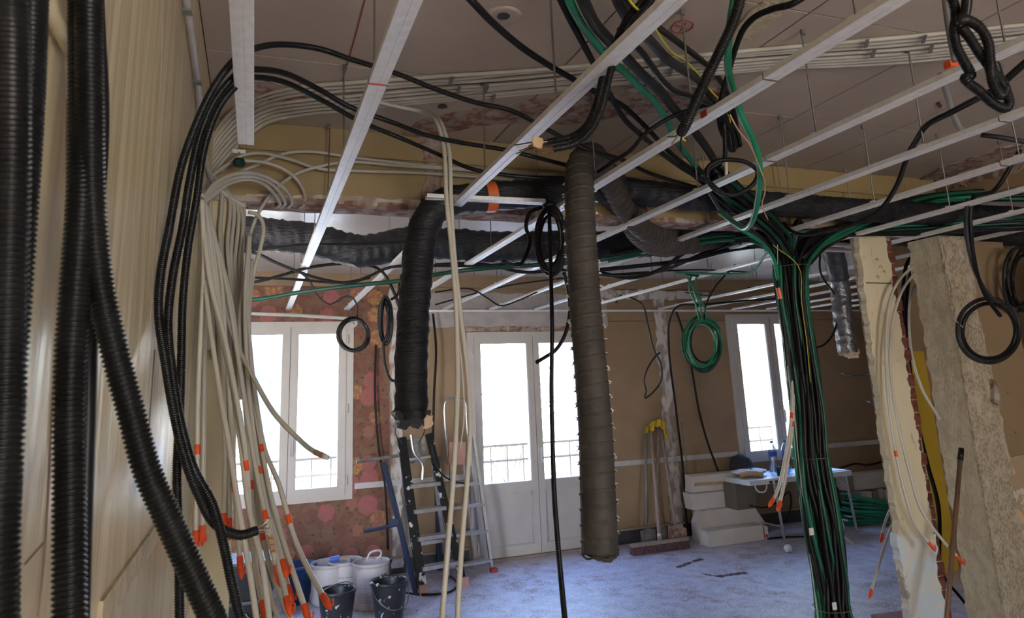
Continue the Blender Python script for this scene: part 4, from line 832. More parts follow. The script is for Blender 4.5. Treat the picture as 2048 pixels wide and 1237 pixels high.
C('drop_conduit', [(1098, 418, 2.74), (1100, 470), (1102, 560), (1104, 660), (1103, 780), (1105, 880), (1108, 980), (1115, 1080), (1124, 1180), (1132, 1260), (1138, 1300, 1.9)], .0088, M_conduit, 'black corrugated conduit dropping straight before the balcony door', 'conduit', ridged=.0048, sides=10)
coil('cable_coil', 1975, 660, 64, 66, 2, 2.55, .0105, [M_cable, M_cable_g], 'large loop of thick black cable before the rough pier', [[(1948, 392, 2.3), (1941, 420), (1942, 470, 2.35), (1952, 540), (1970, 590), (2000, 632, 2.5)], [(1936, 398, 2.3), (1932, 440), (1938, 500), (1958, 560), (1985, 598), (2006, 606, 2.5)], [(2040, 300, 2.2), (1990, 380, 2.3), (1965, 388), (1948, 392, 2.3)]], 3, seed=2)
lc = at(1918, 646, 2.5); obj('stripped_end', Mesh().tube(smooth([at(1926, 655, 2.5), at(1912, 642, 2.5), at(1898, 630, 2.5), at(1892, 622, 2.5)], .01), .003, 6), M_copper, label='bare copper end of the large black loop', cat='wire')
coil('cable_coil', 772, 642, 11, 48, 6, 4.2, .0085, [M_cable, M_cable, M_cable_g], 'black coil tucked behind the left side of the wrapped duct', [[(800, 560, 4.2), (795, 590), (782, 600, 4.2)], [(766, 680, 4.2), (770, 730), (782, 760), (796, 764, 4.2)]], 5, seed=12)
coil('cable_coil', 2046, 560, 26, 62, 7, 3.0, .009, [M_cable, M_cable_g, M_cable], 'tangled black coil cut by the right photo edge', None, 12, .8, 9)
for pth, lab, rr in (([(1642, 490, 3.9), (1640, 540), (1648, 560, 3.9), (1668, 588), (1676, 625), (1668, 665), (1648, 690), (1630, 696, 3.9)], 'black cable with white tip curling in front of the foil duct', .007),
   ([(1768, 742, 3.13), (1745, 746, 3.4), (1730, 750), (1705, 752), (1688, 748, 3.7)], 'short cable end poking out left of the brick edged pier, upper', .006),
   ([(1775, 812, 3.13), (1752, 808, 3.3), (1744, 806), (1738, 804, 3.4)], 'short cable end poking out left of the brick edged pier, lower', .006)):
    C('cable_end', pth, rr, M_cable, lab, ends=[(1, [M_copper, M_white], .03, .0025)])
for pth, rr, lab in (([(1838, 500, 3.6), (1815, 525), (1806, 580), (1808, 680, 3.7), (1818, 800), (1838, 900), (1848, 960), (1858, 1020), (1862, 1100), (1884, 1290, 3.4)], .013, 'thick black cable down the gap between the piers, left one'),
  ([(1836, 515, 3.6), (1818, 560), (1812, 640), (1822, 760), (1834, 840), (1855, 930), (1876, 1010), (1878, 1100), (1874, 1180), (1890, 1290, 3.4)], .013, 'thick black cable down the gap between the piers, right one'),
  ([(1866, 1090, 3.8), (1885, 1150, 3.8), (1920, 1195), (1960, 1245, 3.8)], .010, 'black cable slanting across the yellow wall')):
    C('gap_cable', pth, rr, M_cable, lab, 'cable', 'cables between the piers')
C('curtain_pole', [(400, 624, 6.62), (515, 628, 6.62), (612, 632), (700, 638, 6.62), (709, 640), (713, 648), (707, 653), (703, 646, 6.62)], .016, M_white, 'white curtain pole with hooked end above the left window', 'pole')

# ---------------------------------------------------------------- ducts
def sleeve(q, r, sides=22, amp=.10, seed=1):
    """wrinkled sleeve around a duct"""
    g = np.random.default_rng(seed); n = len(q); rad = np.ones((n, sides))
    a = np.arange(sides)*2*PI/sides; s = np.arange(n)
    for _ in range(22):
        k, ph, f, A = g.integers(1, 6), g.uniform(0, 6), g.uniform(.1, 1.6), g.uniform(.004, .016)
        rad += A*np.sin(k*a[None]+ph+.4*np.sin(s[:, None]*.13+ph))*np.sin(f*s[:, None]+ph*2)
    rad += amp*.25*(np.abs(np.sin(s*.55+1.3*np.sin(s*.17)))[:, None]-.5)
    rad += g.normal(0, .012, rad.shape)
    me_ = Mesh().tube(q, r, sides, cap=False); v = me_.v[0].reshape(n, sides, 3); v = q[:, None]+(v-q[:, None])*rad[:, :, None]
    me_.v[0] = v.reshape(-1, 3); return me_
d1 = root('insulated_duct', at(820, 848, 2.85), 'wrinkled black insulated duct hanging down and bending right above the rails', 'duct')
q = smooth(P3([(822, 838, 2.80), (822, 750, 2.8), (826, 650, 2.82), (832, 560, 2.84), (840, 488, 2.86), (852, 445, 2.86), (875, 415, 2.85), (915, 400, 2.85), (1000, 392, 2.85), (1080, 386, 2.86), (1150, 380, 2.9), (1250, 382, 2.92), (1340, 392, 2.92), (1450, 402, 2.92), (1560, 410, 2.92), (1700, 420, 2.9), (1850, 428, 2.88), (2110, 438, 2.8)]), .012)
obj('sleeve', sleeve(q, .066, seed=1), M_insul, d1, sm=True)
obj('torn_lining', Mesh().prism(ragged([(-.068, -.03), (.03, -.025), (.06, -.005), (.07, .03), (-.07, .03)], .012, .012), lambda u, v, t: (q[0][0]+u, q[0][1]+t, q[0][2]+v), -.05, .05), M_insul, d1, label='torn ragged lower end')
for s_ in (-.055, .04):
    obj('hanging_thread', Mesh().tube(smooth([q[0]+(s_, -.02, -.01), q[0]+(s_*1.2, -.02, -.05), q[0]+(s_*.7, -.02, -.09)], .01), .002, 5), M_insul, d1)
i0 = int(np.argmin([np.linalg.norm(p-at(975, 392, 2.85)) for p in q])); obj('orange_tape_band', Mesh().tube(q[i0-2:i0+3], .071, 24, cap=False), M('orange_band', (.65, .13, .03), .45), d1, sm=True)
obj('foam_tuft', Mesh().prism(ragged([(.03, -.035), (.07, -.03), (.075, .01), (.05, .015)], .006, .01), lambda u, v, t: (q[0][0]+u, q[0][1]+t, q[0][2]+v), -.06, -.05), M_foam, d1)
q = smooth(P3([(320, 460, 4.35), (440, 462), (508, 466, 4.35), (560, 472), (620, 478), (680, 494), (724, 503), (775, 494), (830, 484), (900, 488), (980, 494), (1050, 494), (1130, 492), (1220, 492), (1320, 482), (1400, 478), (1500, 470, 4.0)]), .014)
obj('insulated_duct', sleeve(q, .099, seed=4), M_insul, sm=True, label='wrinkled black insulated duct sagging horizontally in the far room', cat='duct')
q = smooth(P3([(1480, 430, 3.5), (1560, 445), (1660, 462), (1760, 470), (1860, 472), (1990, 470), (2110, 480, 3.15)]), .014)
obj('insulated_duct', sleeve(q, .07, seed=6), M_insul, sm=True, label='lower black insulated duct behind the cable run at right', cat='duct')
# long corrugated flexible duct
def fins(path, r, pitch, fin, label, name='flexible_duct', mat=M_flex, seed=0, sides=26):
    g = np.random.default_rng(seed); q = smooth(P3(path), pitch/12); n = len(q)
    s = np.arange(n)/12.0
    a = np.arange(sides)*2*PI/sides
    ph = (s[:, None]-a[None]/(2*PI)) % 1.0
    rad = 1+fin*np.exp(-((ph-.5)/.05)**2)-.02*np.exp(-((ph-.36)/.05)**2)-.02*np.exp(-((ph-.64)/.05)**2)
    rad += g.normal(0, .003, rad.shape)*(1+3*np.exp(-((ph-.5)/.10)**2))
    rr_ = np.interp(np.arange(n), [0, n*.55, n], [r*1.06, r*.93, r*.93]) if name != 'plain' else r
    me_ = Mesh().tube(q, rr_, sides, cap=False); v = me_.v[0].reshape(n, sides, 3); v = q[:, None]+(v-q[:, None])*rad[:, :, None]; me_.v[0] = v.reshape(-1, 3)
    return q, me_
q, me_ = fins([(1200, 1106, 2.27), (1196, 1000, 2.28), (1190, 850, 2.3), (1178, 700, 2.32), (1170, 600, 2.34), (1164, 500, 2.35), (1160, 420, 2.37), (1159, 360, 2.40), (1164, 326, 2.45), (1180, 312, 2.52), (1200, 330, 2.66), (1225, 375, 2.82), (1255, 425, 2.98), (1290, 462, 3.1), (1335, 468, 3.3), (1420, 458, 3.6)], .0585, .050, .085, '', sides=36)
fd = root('flexible_duct', q[0], 'long grey corrugated flexible duct hanging nearly to the floor in the centre', 'duct')
obj('hose', me_, M_flex, fd, sm=True)
a = np.linspace(0, 2*PI, 27)[:-1]
e = [q[0]+np.array([math.cos(t)*.061, math.sin(t)*.061, -.006+.004*math.sin(5*t)]) for t in a]
obj('wire_rim', Mesh().tube(e, .0035, 6, closed=True), M_flex, fd); obj('torn_fringe', Mesh().prism(ragged([(-.055, 0), (-.02, -.02), (.02, -.03), (.045, -.018), (.058, .0)], .003, .008), lambda u, v, t: (q[0][0]+u, q[0][1]+t, q[0][2]+v), -.03, .03), M_flex, fd)
# frayed wire ends standing off the ridges, coloured pale as window-lit sparkles
fr = Mesh(); g = np.random.default_rng(3)
for k in range(6, min(len(q)-30, 330)):
    for sgn in (-1, 1):
        if abs(((k/12.0-(.25 if sgn > 0 else .75)) % 1)-.5) > .10 or g.random() < .2: continue
        T = q[k+1]-q[k]; T /= np.linalg.norm(T); N_ = np.cross(T, _F); N_ /= np.linalg.norm(N_)
        b_ = q[k]+N_*sgn*.059+T*g.uniform(-.003, .003); fr.tube([b_, b_+N_*sgn*g.uniform(.006, .014)-T*g.uniform(-.002, .010)], [.0030, .0010], 4)
obj('frayed_threads', fr, M('glint_pale_threads', (.8, .78, .72), .4), fd, kind='stuff')
q, me_ = fins([(1210, 355, 2.9), (1235, 392, 3.0), (1262, 425, 3.1), (1285, 462, 3.2), (1315, 482, 3.3), (1370, 480, 3.5), (1440, 470, 3.7)], .085, .030, .035, '', name='plain')
obj('flexible_duct', me_, M_flex, label='wide grey corrugated duct elbow beside the long hanging duct', cat='duct')
# foil duct right
fo = root('foil_duct', at(1697, 712, 3.9), 'silver grey foil duct hanging down left of the brick edged pier, torn end', 'duct')
q = smooth(P3([(1662, 470, 3.8), (1670, 520, 3.85), (1680, 575, 3.9), (1684, 620), (1690, 665), (1696, 706, 3.9)]), .012)
obj('dark_sleeve', sleeve(q[:int(len(q)*.4)], .072, seed=8), M('slate_sleeve', (.035, .04, .055), .4, 0, (.05, .055, .07), 12, bump=.8, bscale=30), fo, sm=True)
obj('foil_sleeve', sleeve(q[int(len(q)*.36):], .066, amp=.2, seed=9), M_foil, fo, sm=True)
me_ = Mesh()
obj('torn_insulation', Mesh().prism(ragged([(-.04, .03), (-.03, -.02), (.01, -.03), (.05, -.04), (.06, .02)], .016, .012), lambda u, v, t: (q[-1][0]+u, q[-1][1]+t, q[-1][2]+v), -.045, .045), M_foam, fo, label='pale yellow torn insulation')

# ---------------------------------------------------------------- things on the floor
def lad_rail(a, b, w_=.06, d_=.025): return Mesh().bar(a, b, w_, d_, (0, 1, 0))
L1 = root('step_ladder', (1.5, 6.2, 0), 'black painted stepladder with white splashes and metal treads', 'ladder')
A = at(803, 876, 6.28); A2 = at(844, 1174, 6.05); A2[2] = .05; B = at(857, 868, 6.3); B2 = at(924, 1130, 6.12); B2[2] = .05
obj('side_rail', lad_rail(A, A2, .075, .04), M_blackpaint, L1); obj('side_rail', lad_rail(B, B2, .06, .04), M_blackpaint, L1)
for f in (.34, .51, .69, .88):
    a = A+(A2-A)*f+(.01, -.01, 0); b = B+(B2-B)*f+(-.01, -.01, 0); b[2] = a[2]
    obj('tread', Mesh().bar(a, b, .09, .03), M_alu, L1)
obj('crossbar', Mesh().bar(A+(A2-A)*.16, B+(B2-B)*.16, .03, .02), M_alu, L1)
Ab = A2+(.0, .55, 0); Bb = B2+(.0, .5, 0)
for a, b in ((A, Ab), (B, Bb)): obj('rear_rail', Mesh().bar(a, b, .022, .03, (1, 0, 0)), M_alu, L1)
obj('rear_brace', Mesh().bar(A+(Ab-A)*.8, B+(Bb-B)*.8, .02, .03), M_alu, L1)
obj('net_panel', Mesh().bar(at(811, 905, 6.33), at(850, 900, 6.33), .008, .21), M_net, L1)
obj('brush_rest', Mesh().tube(smooth([at(822, 870, 6.2), at(828, 905, 6.2), at(845, 930, 6.2), at(845, 960, 6.2)], .02), .011, 8), M_alu, L1)
for p in (A2, B2): obj('foot_block', Mesh().box(p[0]-.03, p[0]+.04, p[1]-.05, p[1]+.03, 0, .075), M_pink, L1)
L2 = root('step_ladder', (2.0, 6.5, 0), 'tall aluminium stepladder with safety hoop beside the balcony door', 'ladder')
a0 = at(895, 1135, 6.45); a0[2] = 0; b0 = at(984, 1134, 6.5); b0[2] = 0; a1 = at(904, 905, 6.55); b1_ = at(946, 868, 6.55)
obj('side_rail', lad_rail(a1, a0, .025, .04), M_alu, L2); obj('side_rail', lad_rail(b1_, b0, .025, .04), M_alu, L2)
for f in (.28, .46, .68, .92):
    p = a1+(a0-a1)*f; e = b1_+(b0-b1_)*(f*.86+.14 if f < .9 else f); e[2] = p[2]; obj('tread', Mesh().bar(p, e, .08, .022), M_alu, L2)
hoop = smooth(P3([(897, 915, 6.56), (890, 850, 6.56), (890, 808, 6.56), (896, 799), (920, 799), (930, 806), (933, 840), (938, 900), (942, 930, 6.56)]), .02)
obj('safety_hoop', Mesh().tube(hoop, .011, 8), M_alu, L2)
obj('top_plate', Mesh().bar(at(897, 907, 6.5), at(930, 907, 6.5), .03, .20), M_pink, L2, label='dusty pink top platform')
for a, b in (((925, 910), (950, 1130)), ((940, 905), (968, 1125))):
    p = at(*a, 6.6); e = at(*b, 6.74); e[2] = 0; obj('rear_rail', Mesh().bar(p, e, .025, .02, (1, 0, 0)), M_alu, L2)
obj('red_cap', Mesh().box(2.05, 2.11, 6.40, 6.46, 0, .03), M_redmark, L2)
# navy trestle
T = root('trestle_stand', (1.2, 6.1, 0), 'navy blue steel trestle leaning left of the black ladder', 'trestle')
tb = at(832, 1160, 6.1); tb[2] = 0
obj('post', Mesh().bar(at(768, 925, 6.3), tb, .035, .035), M_navy, T); obj('top_bar', Mesh().tube([at(713, 924, 6.3), at(797, 912, 6.3)], .014, 8), M_steel, T)
obj('lower_arm', Mesh().tube([at(727, 1064, 6.2), at(800, 1049, 6.2)], .015, 8), M_navy, T); obj('clamp', Mesh().bar(at(778, 1046, 6.2), at(796, 1044, 6.2), .03, .05), M_navy, T)
tb2 = at(878, 1100, 6.75); tb2[2] = 0; obj('rear_post', Mesh().bar(at(874, 915, 6.75), tb2, .06, .04), M_navy, T)
C('floor_cord', [(772, 1172, 6.1), (800, 1184, -.012), (850, 1190, -.012), (895, 1186, -.012), (915, 1172, -.012), (908, 1160, -.012), (895, 1150, -.012)], .009, M_cable, 'black cord curled on the floor at the foot of the ladder', 'cord')
C('floor_cord', [(862, 890, 6.1), (868, 925, 6.1), (885, 950), (905, 962), (930, 968, 6.3)], .008, M_cable, 'black cord hanging from the black ladder toward the aluminium one', 'cord')
# pails and buckets
def pail(px, py, w_px, h, label, mat, inner, flare=.04, handle=None, lid=False, name='pail', at_y=None):
    c = at(px, py, -.002); c[2] = 0; dist = np.dot(c+(0, 0, h*.8)-CAM, _F); R1 = w_px/2/F_PX*dist; R0 = R1*(1-flare)
    r = root(name, c, label, 'bucket')
    obj('body', Mesh().lathe(c, [(0, .002), (R0*.94, .002), (R0, .02), (R0+(R1-R0)*.9, h*.9), (R1*.985, h*.92), (R1*1.03, h*.93), (R1*1.03, h), (R1*.97, h), (R1*.93, h*.93), (R0*.9, .12), (0, .12)], 26), mat, r, sm=True)
    obj('residue', Mesh().lathe(c, [(0, h*.22), (R0*.55, h*.24), (R0*.93+(R1-R0)*.3, h*.30), (R1*.955, h*.975), (R1*.952, h*.975)], 22), inner, r, sm=True)
    return r, c, R1
r, c, R = pail(660, 1205, 76, .30, 'dirty white pail at the back left of the pail group', M_pail, M_pailin)
me_ = Mesh()
r2, c2, R2 = pail(690, 1203, 66, .31, 'white pail with a roller resting across its rim', M_pail, M_pailin)
obj('label_band', Mesh().lathe(c2, [(R2*.985, .12), (R2*.992, .16)], 26), M('grey_green_print', (.16, .18, .15), .5), r2)
ro = root('paint_roller', c2+(0, 0, .31), 'paint roller lying on the middle white pail', 'roller')
a = at(660, 1121, c2[1]-.06); b = at(679, 1117, c2[1]-.06); obj('sleeve', Mesh().tube([a, b], .022, 12), M_bluelab, ro); obj('stick', Mesh().bar(b, at(697, 1118, c2[1]-.05), .02, .014), M_wood, ro)
r3, c3, R3 = pail(742, 1214, 72, .33, 'white pail with open lid flap and printed label, nearest the ladder', M_pail, M_pailin)
obj('handle', Mesh().tube(smooth([c3+(-.03, .02, .33), c3+(-.01, .02, .38), c3+(.03, .02, .395), c3+(.075, .02, .39), c3+(.08, .02, .36), c3+(.05, .02, .335)], .01), .008, 8), M_rail_white, r3)
def curved_label(c, R_, a0, a1, z0, z1, mat, parent, name='print'):
    th = np.linspace(a0, a1, 8); v = [(c[0]+R_*math.sin(t), c[1]-R_*math.cos(t), c[2]+z) for z in (z0, z1) for t in th]
    obj(name, Mesh().add(v, [(i, i+1, i+9, i+8) for i in range(7)]), mat, parent)
M_print = M('faint_blue_print', (.20, .19, .27), .5)
for k, (z0, z1) in enumerate(((.232, .238), (.222, .226), (.21, .213), (.185, .188), (.165, .168), (.125, .128), (.110, .113), (.095, .098), (.08, .083), (.065, .068))):
    curved_label(c3, R3*.978, -.95, -.1-.1*(k % 3), z0, z1, M_print, r3)
curved_label(c3, R3*.986, .45, .85, .20, .25, M_black_base, r3, 'logo_block'); curved_label(c3, R3*.990, .55, .75, .212, .24, M_rail_white, r3, 'logo_inset')
curved_label(c2, R2*.985, -.9, .3, .20, .206, M_print, r2); curved_label(c2, R2*.985, -.8, -.2, .10, .125, M_black_base, r2); curved_label(c2, R2*.985, .2, .8, .08, .15, M_navy, r2)
curved_label(c, R*.98, -.4, .4, .15, .16, M_black_base, r); curved_label(c, R*.98, -.5, .0, .21, .225, M_print, r)
for (px, py, lab) in ((673, 1262, 'black bucket with pale splashes, under the orange tipped pipe'), (778, 1240, 'black bucket with wire handle, right of the white pails')):
    r, c, R = pail(px, py, 74, .27, lab, M_bucket, M_bucketin, .25, name='mortar_bucket')
    obj('wire_handle', Mesh().tube(smooth([c+(-R, 0, .25), c+(-R*.75, -R*.75, .17), c+(0, -R*1.05, .10), c+(R*.8, -R*.8, .12), c+(R*1.02, 0, .25)] if px > 700 else [c+(-R, 0, .25), c+(-R*.7, -R*.7, .3), c+(0, -R*.2, .31), c+(R*.7, R*.4, .29), c+(R, 0, .25)], .01), .0035, 6), M_rod, r)
    for k in range(7):
        t = random.uniform(-1, 1); z_ = random.uniform(.05, .22); rr = R*(.78+.8*z_); curved_label(c, rr, t, t+random.uniform(.04, .1), z_, z_+random.uniform(.006, .014), M_bucketin, r, 'mortar_splash')
    for k in range(3):
        t = random.uniform(0, 6); obj('mortar_lump', Mesh().lathe(c+(R*.96*math.cos(t), R*.96*math.sin(t), .255), [(0, 0), (.012, .004), (.013, .012), (.005, .022), (0, .02)], 7), M_bucketin, r)
c = at(592, 1205, -.002); c[2] = 0
r = root('plastic_tub', c, 'blue plastic tub behind the hanging pipes', 'tub'); obj('body', Mesh().lathe(c, [(0, 0), (.10, 0), (.145, .26), (.16, .265), (.16, .285), (.14, .285), (.10, .02), (0, .02)], 24), M_bluetub, r, sm=True)
for k, (z0, lab) in enumerate(((0, 'black crate on the floor, lower of two at the stub edge'), (.25, 'black crate stacked on another at the stub edge'))):
    r = root('black_crate', (.03, 5.7, z0), lab, 'crate'); x0, x1, y0, y1 = -.15, .19, 5.55, 5.9
    obj('tub', Mesh().prism([(x0+.02, z0+.001), (x1-.02, z0+.001), (x1, z0+.225), (x0, z0+.225)], fy, y0, y1), M_conduit, r); obj('rim', Mesh().box(x0-.01, x1+.01, y0-.01, y1+.01, z0+.226, z0+.247), M_black_base, r)
    obj('grip', Mesh().tube(smooth([(.0, y0-.012, z0+.17), (.03, y0-.035, z0+.14), (.08, y0-.035, z0+.14), (.11, y0-.012, z0+.17)], .01), .004, 6), M_grey, r)
# tools leaning against the second chase
def stick(name, a, b, r_, mat, label, cat='tool'):
    p = at(*a); e = at(*b); r = root(name, (e[0], e[1], 0), label, cat); obj('handle', Mesh().tube([p, e], r_, 9), mat, r, sm=True); return r, p, e
r, p, e = stick('flat_shovel', (1291, 866, 6.72), (1293, 1050, 6.55), 0.014, M_grey, 'shovel with dark metal handle and green bands, left of the tools', 'shovel')
c = at(1295, 1084, 6.5); obj('blade', Mesh().prism([(c[0]-.06, .0), (c[0]+.09, .0), (c[0]+.10, .17), (c[0]+.02, .19), (c[0]-.07, .17)], fy, 6.50, 6.51), M_steel, r)
for f in (.02, .62): obj('green_band', Mesh().tube([p+(e-p)*f, p+(e-p)*(f+.06)], .0125, 9), M('lime_band', (.3, .6, .05), .4), r)
r, p, e = stick('round_shovel', (1318, 850, 6.72), (1311, 1045, 6.55), 0.019, M_oldwood, 'shovel with pale wooden handle and taped grip, middle of the tools', 'shovel')
obj('white_wrap', Mesh().tube([p+(e-p)*.44, p+(e-p)*.64], .017, 9), M_card, r); c = at(1330, 1085, 6.52)
obj('blade', Mesh().prism([(c[0]-.06, .02), (c[0]+.02, 0), (c[0]+.09, .04), (c[0]+.10, .19), (c[0]-.07, .19)], fy, 6.5, 6.51), M_steel, r)
r, p, e = stick('round_shovel', (1322, 862, 6.70), (1350, 1050, 6.45), 0.018, M_oldwood, 'wide shovel with wooden handle crossing to the right', 'shovel')
c = at(1356, 1086, 6.45); obj('blade', Mesh().prism([(c[0]-.13, .0), (c[0]+.09, .0), (c[0]+.10, .16), (c[0]+.03, .20), (c[0]-.10, .20)], fy, 6.43, 6.44), M_scar, r)
r, p, e = stick('rough_stick', (1362, 845, 6.74), (1388, 1040, 6.62), .008, M_oldwood, 'thin grey stick leaning at the chase edge', 'stick')
br = root('push_broom', at(1318, 1095, -.01), 'push broom with wooden handle and purple brown bristles', 'broom')
a = at(1262, 1092, 6.35); b = at(1375, 1078, 6.35); a[2] = .085; b[2] = .085
obj('head', Mesh().bar(a, b, .05, .03), M_oldwood, br); a[2] = b[2] = .036; obj('bristles', Mesh().bar(a, b, .065, .07), M_bristle, br)
hd = (a+b)/2+(0, 0, .06); obj('handle', Mesh().tube([hd, at(1302, 860, 6.7)], .018, 9), M_oldwood, br, sm=True); obj('socket', Mesh().tube([hd-(0, 0, .02), hd+(at(1302, 860, 6.7)-hd)*.06], .02, 9), M_card, br)
cl = Mesh(); g = np.random.default_rng(5); ctr = at(1316, 850, 6.66)
nu, nv = 28, 10; v = []
for i in range(nu):
    for j in range(nv):
        t = i/(nu-1)*2-1; s = j/(nv-1)
        base = ctr+(t*.13, -.03*math.cos(t*3)+.02*math.sin(9*t+3*s), .085*(1-t*t)-.02-s*(.06+.10*max(0, t)**1.5)-.02*abs(math.sin(7*t)))
        v.append(base+(0, -.03*math.sin(11*t+s*2), .01*math.sin(13*t*s)))
cl.add(v, [(i*nv+j, i*nv+j+1, (i+1)*nv+j+1, (i+1)*nv+j) for i in range(nu-1) for j in range(nv-1)])
o = obj('work_cloth', cl, M_cloth, sm=True, label='yellow cloth draped over the tool handles', cat='cloth'); md = o.modifiers.new('solid', 'SOLIDIFY'); md.thickness = .012
# cartons
def carton(name, corners, y0, y1, label, mat=M_card):
    r = root(name, (np.mean([c[0] for c in corners]), (y0+y1)/2, min(c[1] for c in corners)), label, 'carton')
    obj('box', Mesh().prism(corners, fy, y0, y1), mat, r)
    x0 = min(c[0] for c in corners); x1 = max(c[0] for c in corners); zt = max(c[1] for c in corners)
    obj('lid_seam', Mesh().box(x0+.002, x1-.002, y0-.0015, y0+.001, zt-.008, zt-.005), M_oldwood, r); return r
def X_at(px, y): return at(px, 1000, y)[0]
bt = [at(1412, 1092, 6.30), at(1533, 1084, 6.30)]
fr_ = root('carton', (bt[0][0]+.3, 6.35, 0), 'long white carton on the floor in front, red printed end', 'carton')
obj('box', Mesh().box(bt[0][0], bt[1][0]-.07, 6.25, 6.40, 0.002, .145), M_card, fr_); obj('end_flap', Mesh().box(bt[1][0]-.07, bt[1][0], 6.26, 6.40, .002, .125), M_card, fr_)
obj('red_print', Mesh().box(bt[1][0]-.055, bt[1][0]-.045, 6.2585, 6.261, .01, .12), M_redmark, fr_); obj('red_print', Mesh().box(bt[1][0]-.035, bt[1][0]-.01, 6.2585, 6.261, .02, .05), M_redmark, fr_)
x0 = at(1395, 1040, 6.5)[0]; x1 = at(1506, 1040, 6.5)[0]
carton('carton', [(x0, .002), (x1+.05, .002), (x1+.12, .11), (x1-.02, .30), (x0+.07, .31), (x0, .18)], 6.45, 6.62, 'bulging white carton at the bottom of the stack')
carton('carton', [(x0-.04, .31), (x1+.05, .30), (x1+.03, .46), (x0-.06, .47)], 6.50, 6.64, 'flat white carton second from the bottom of the stack')
carton('carton', [(x0-.02, .475), (x1+.02, .465), (x1+.01, .635), (x0-.02, .64)], 6.52, 6.66, 'white carton near the top of the stack')
kb = obj('carton_sheet', Mesh().bar(at(1378, 968, 6.62), at(1462, 962, 6.62), .22, .03), M_kraft, label='brown cardboard sheet lying on the carton stack', cat='cardboard')
# folding table
tb = root('folding_table', (5.4, 6.4, 0), 'white folding table under the right window', 'table')
tl, tr = 4.70, 6.02; ty0, ty1 = 6.12, 6.62; tz = .60
obj('table_top', Mesh().box(tl, tr, ty0, ty1, tz-.05, tz), M_tablew, tb)
for x in (tl+.36, tr-.02):
    for y in (ty0+.04, ty1-.04): obj('leg', Mesh().tube([(x-.03, y, tz-.05), (x+.02, y, 0)], .014, 8), M_alu, tb)
    obj('foot_bar', Mesh().tube([(x+.01, ty0+.04, .12), (x+.01, ty1-.04, .12)], .01, 8), M_alu, tb)
obj('strut', Mesh().tube([(tr-.03, ty0+.04, .42), (tr-.2, ty0+.04, tz-.05)], .008, 6), M_alu, tb); obj('strut', Mesh().tube([(tl+.36, ty0+.04, .38), (tl+.5, ty0+.04, tz-.05)], .008, 6), M_alu, tb)
obj('carry_handle', Mesh().tube(smooth([(tl+.05, ty0-.01, tz-.05), (tl+.07, ty0-.02, tz-.10), (tl+.16, ty0-.02, tz-.11), (tl+.2, ty0-.01, tz-.05)], .01), .008, 6), M_card, tb)
for x in (tl+.24, tl+.31): obj('latch', Mesh().box(x, x+.035, ty0-.006, ty0+.01, tz-.045, tz-.02), M_black_base, tb)
def bottle(px, lab, hgt=.33):
    y = 6.35; c = at(px, 970, y); c[2] = tz+.001
    r = root('water_bottle', c, lab, 'bottle')
    pr = [(0, 0), (.042, .004), (.045, .02)]
    for k in range(9): pr += [(.0445, .03+k*.016), (.0425, .038+k*.016)]
    pr += [(.045, .18), (.045, .24), (.030, .285), (.014, .305), (.014, hgt-.01)]
    obj('body', Mesh().lathe(c, pr, 18), CLEAR, r, sm=True); obj('cap', Mesh().lathe(c+(0, 0, hgt-.012), [(0, .022), (.016, .022), (.016, 0), (0, 0)][::-1], 12), M_bluelab, r)
    obj('label_wrap', Mesh().lathe(c, [(.0452, .185), (.0457, .235)], 18), M_bluelab, r)
bottle(1552, 'clear water bottle on the table, left of the hanging pipes'); bottle(1579, 'clear water bottle on the table, beside the bundle')
c = np.array([at(1578, 970, 6.3)[0]-.02, 6.28, tz]); r = root('drinking_glass', c, 'small clear glass on the folding table', 'glass'); obj('bowl', Mesh().lathe(c, [(0, .004), (.028, .004), (.034, .09), (.031, .09), (.025, .01)], 16), CLEAR, r, sm=True)
c = at(1562, 965, 6.24); c[2] = tz; r = root('green_jar', c, 'small dark green jar on the folding table', 'jar'); obj('body', Mesh().lathe(c, [(0, 0), (.03, 0), (.032, .07), (.024, .08), (.024, .09), (0, .09)], 14), M_dgreen, r, sm=True)
bg_ = Mesh(); cc = np.array([4.93, 6.4, tz]); v = []
for i in range(14):
    for j in range(9):
        t = i/14*2*PI; s = j/8; rr = (.16*math.sin(PI*(s*.85+.12)))*(1+.12*math.sin(3*t+2*s)); v.append(cc+(rr*1.25*math.cos(t), rr*.9*math.sin(t), .10*s**.8*(1-.3*s)+.01*math.sin(5*t)))
bg_.add(v, [(i*9+j, ((i+1) % 14)*9+j, ((i+1) % 14)*9+j+1, i*9+j+1) for i in range(14) for j in range(8)])
obj('food_bag', bg_, M_paper, sm=True, label='crumpled pale plastic bag on the left end of the table', cat='bag')
obj('bread_loaf', Mesh().tube(smooth([(4.73, 6.3, .63), (4.80, 6.28, .645), (4.9, 6.25, .64), (4.96, 6.24, .625)], .02), [.012]+[.028]*10+[.012] if False else .026, 10), M_kraft, sm=True, label='tan paper wrap lying at the left table end', cat='wrapper')
obj('dark_bag', Mesh().lathe((5.03, 6.66, .60), [(0, .0), (.11, .0), (.13, .08), (.10, .16), (.04, .19), (0, .19)], 14), M_dark, sm=True, label='black bag behind the bottles on the table', cat='bag')
pp = Mesh(); pp.prism(ragged([(5.68, 6.18), (6.0, 6.16), (6.01, 6.48), (5.72, 6.5)], .006, .05), lambda u, v_, t: (u, v_, t), tz+.001, tz+.006); obj('paper_sheets', pp, M_paper, label='loose white sheets on the right end of the table', cat='paper')
obj('cool_box', Mesh().prism([(4.66, .30), (4.90, .30), (4.92, .55), (4.66, .55)], fy, 6.3, 6.5), M('dull_olive', (.14, .12, .09), .7), label='dull brown tool box hung under the table end', cat='box')
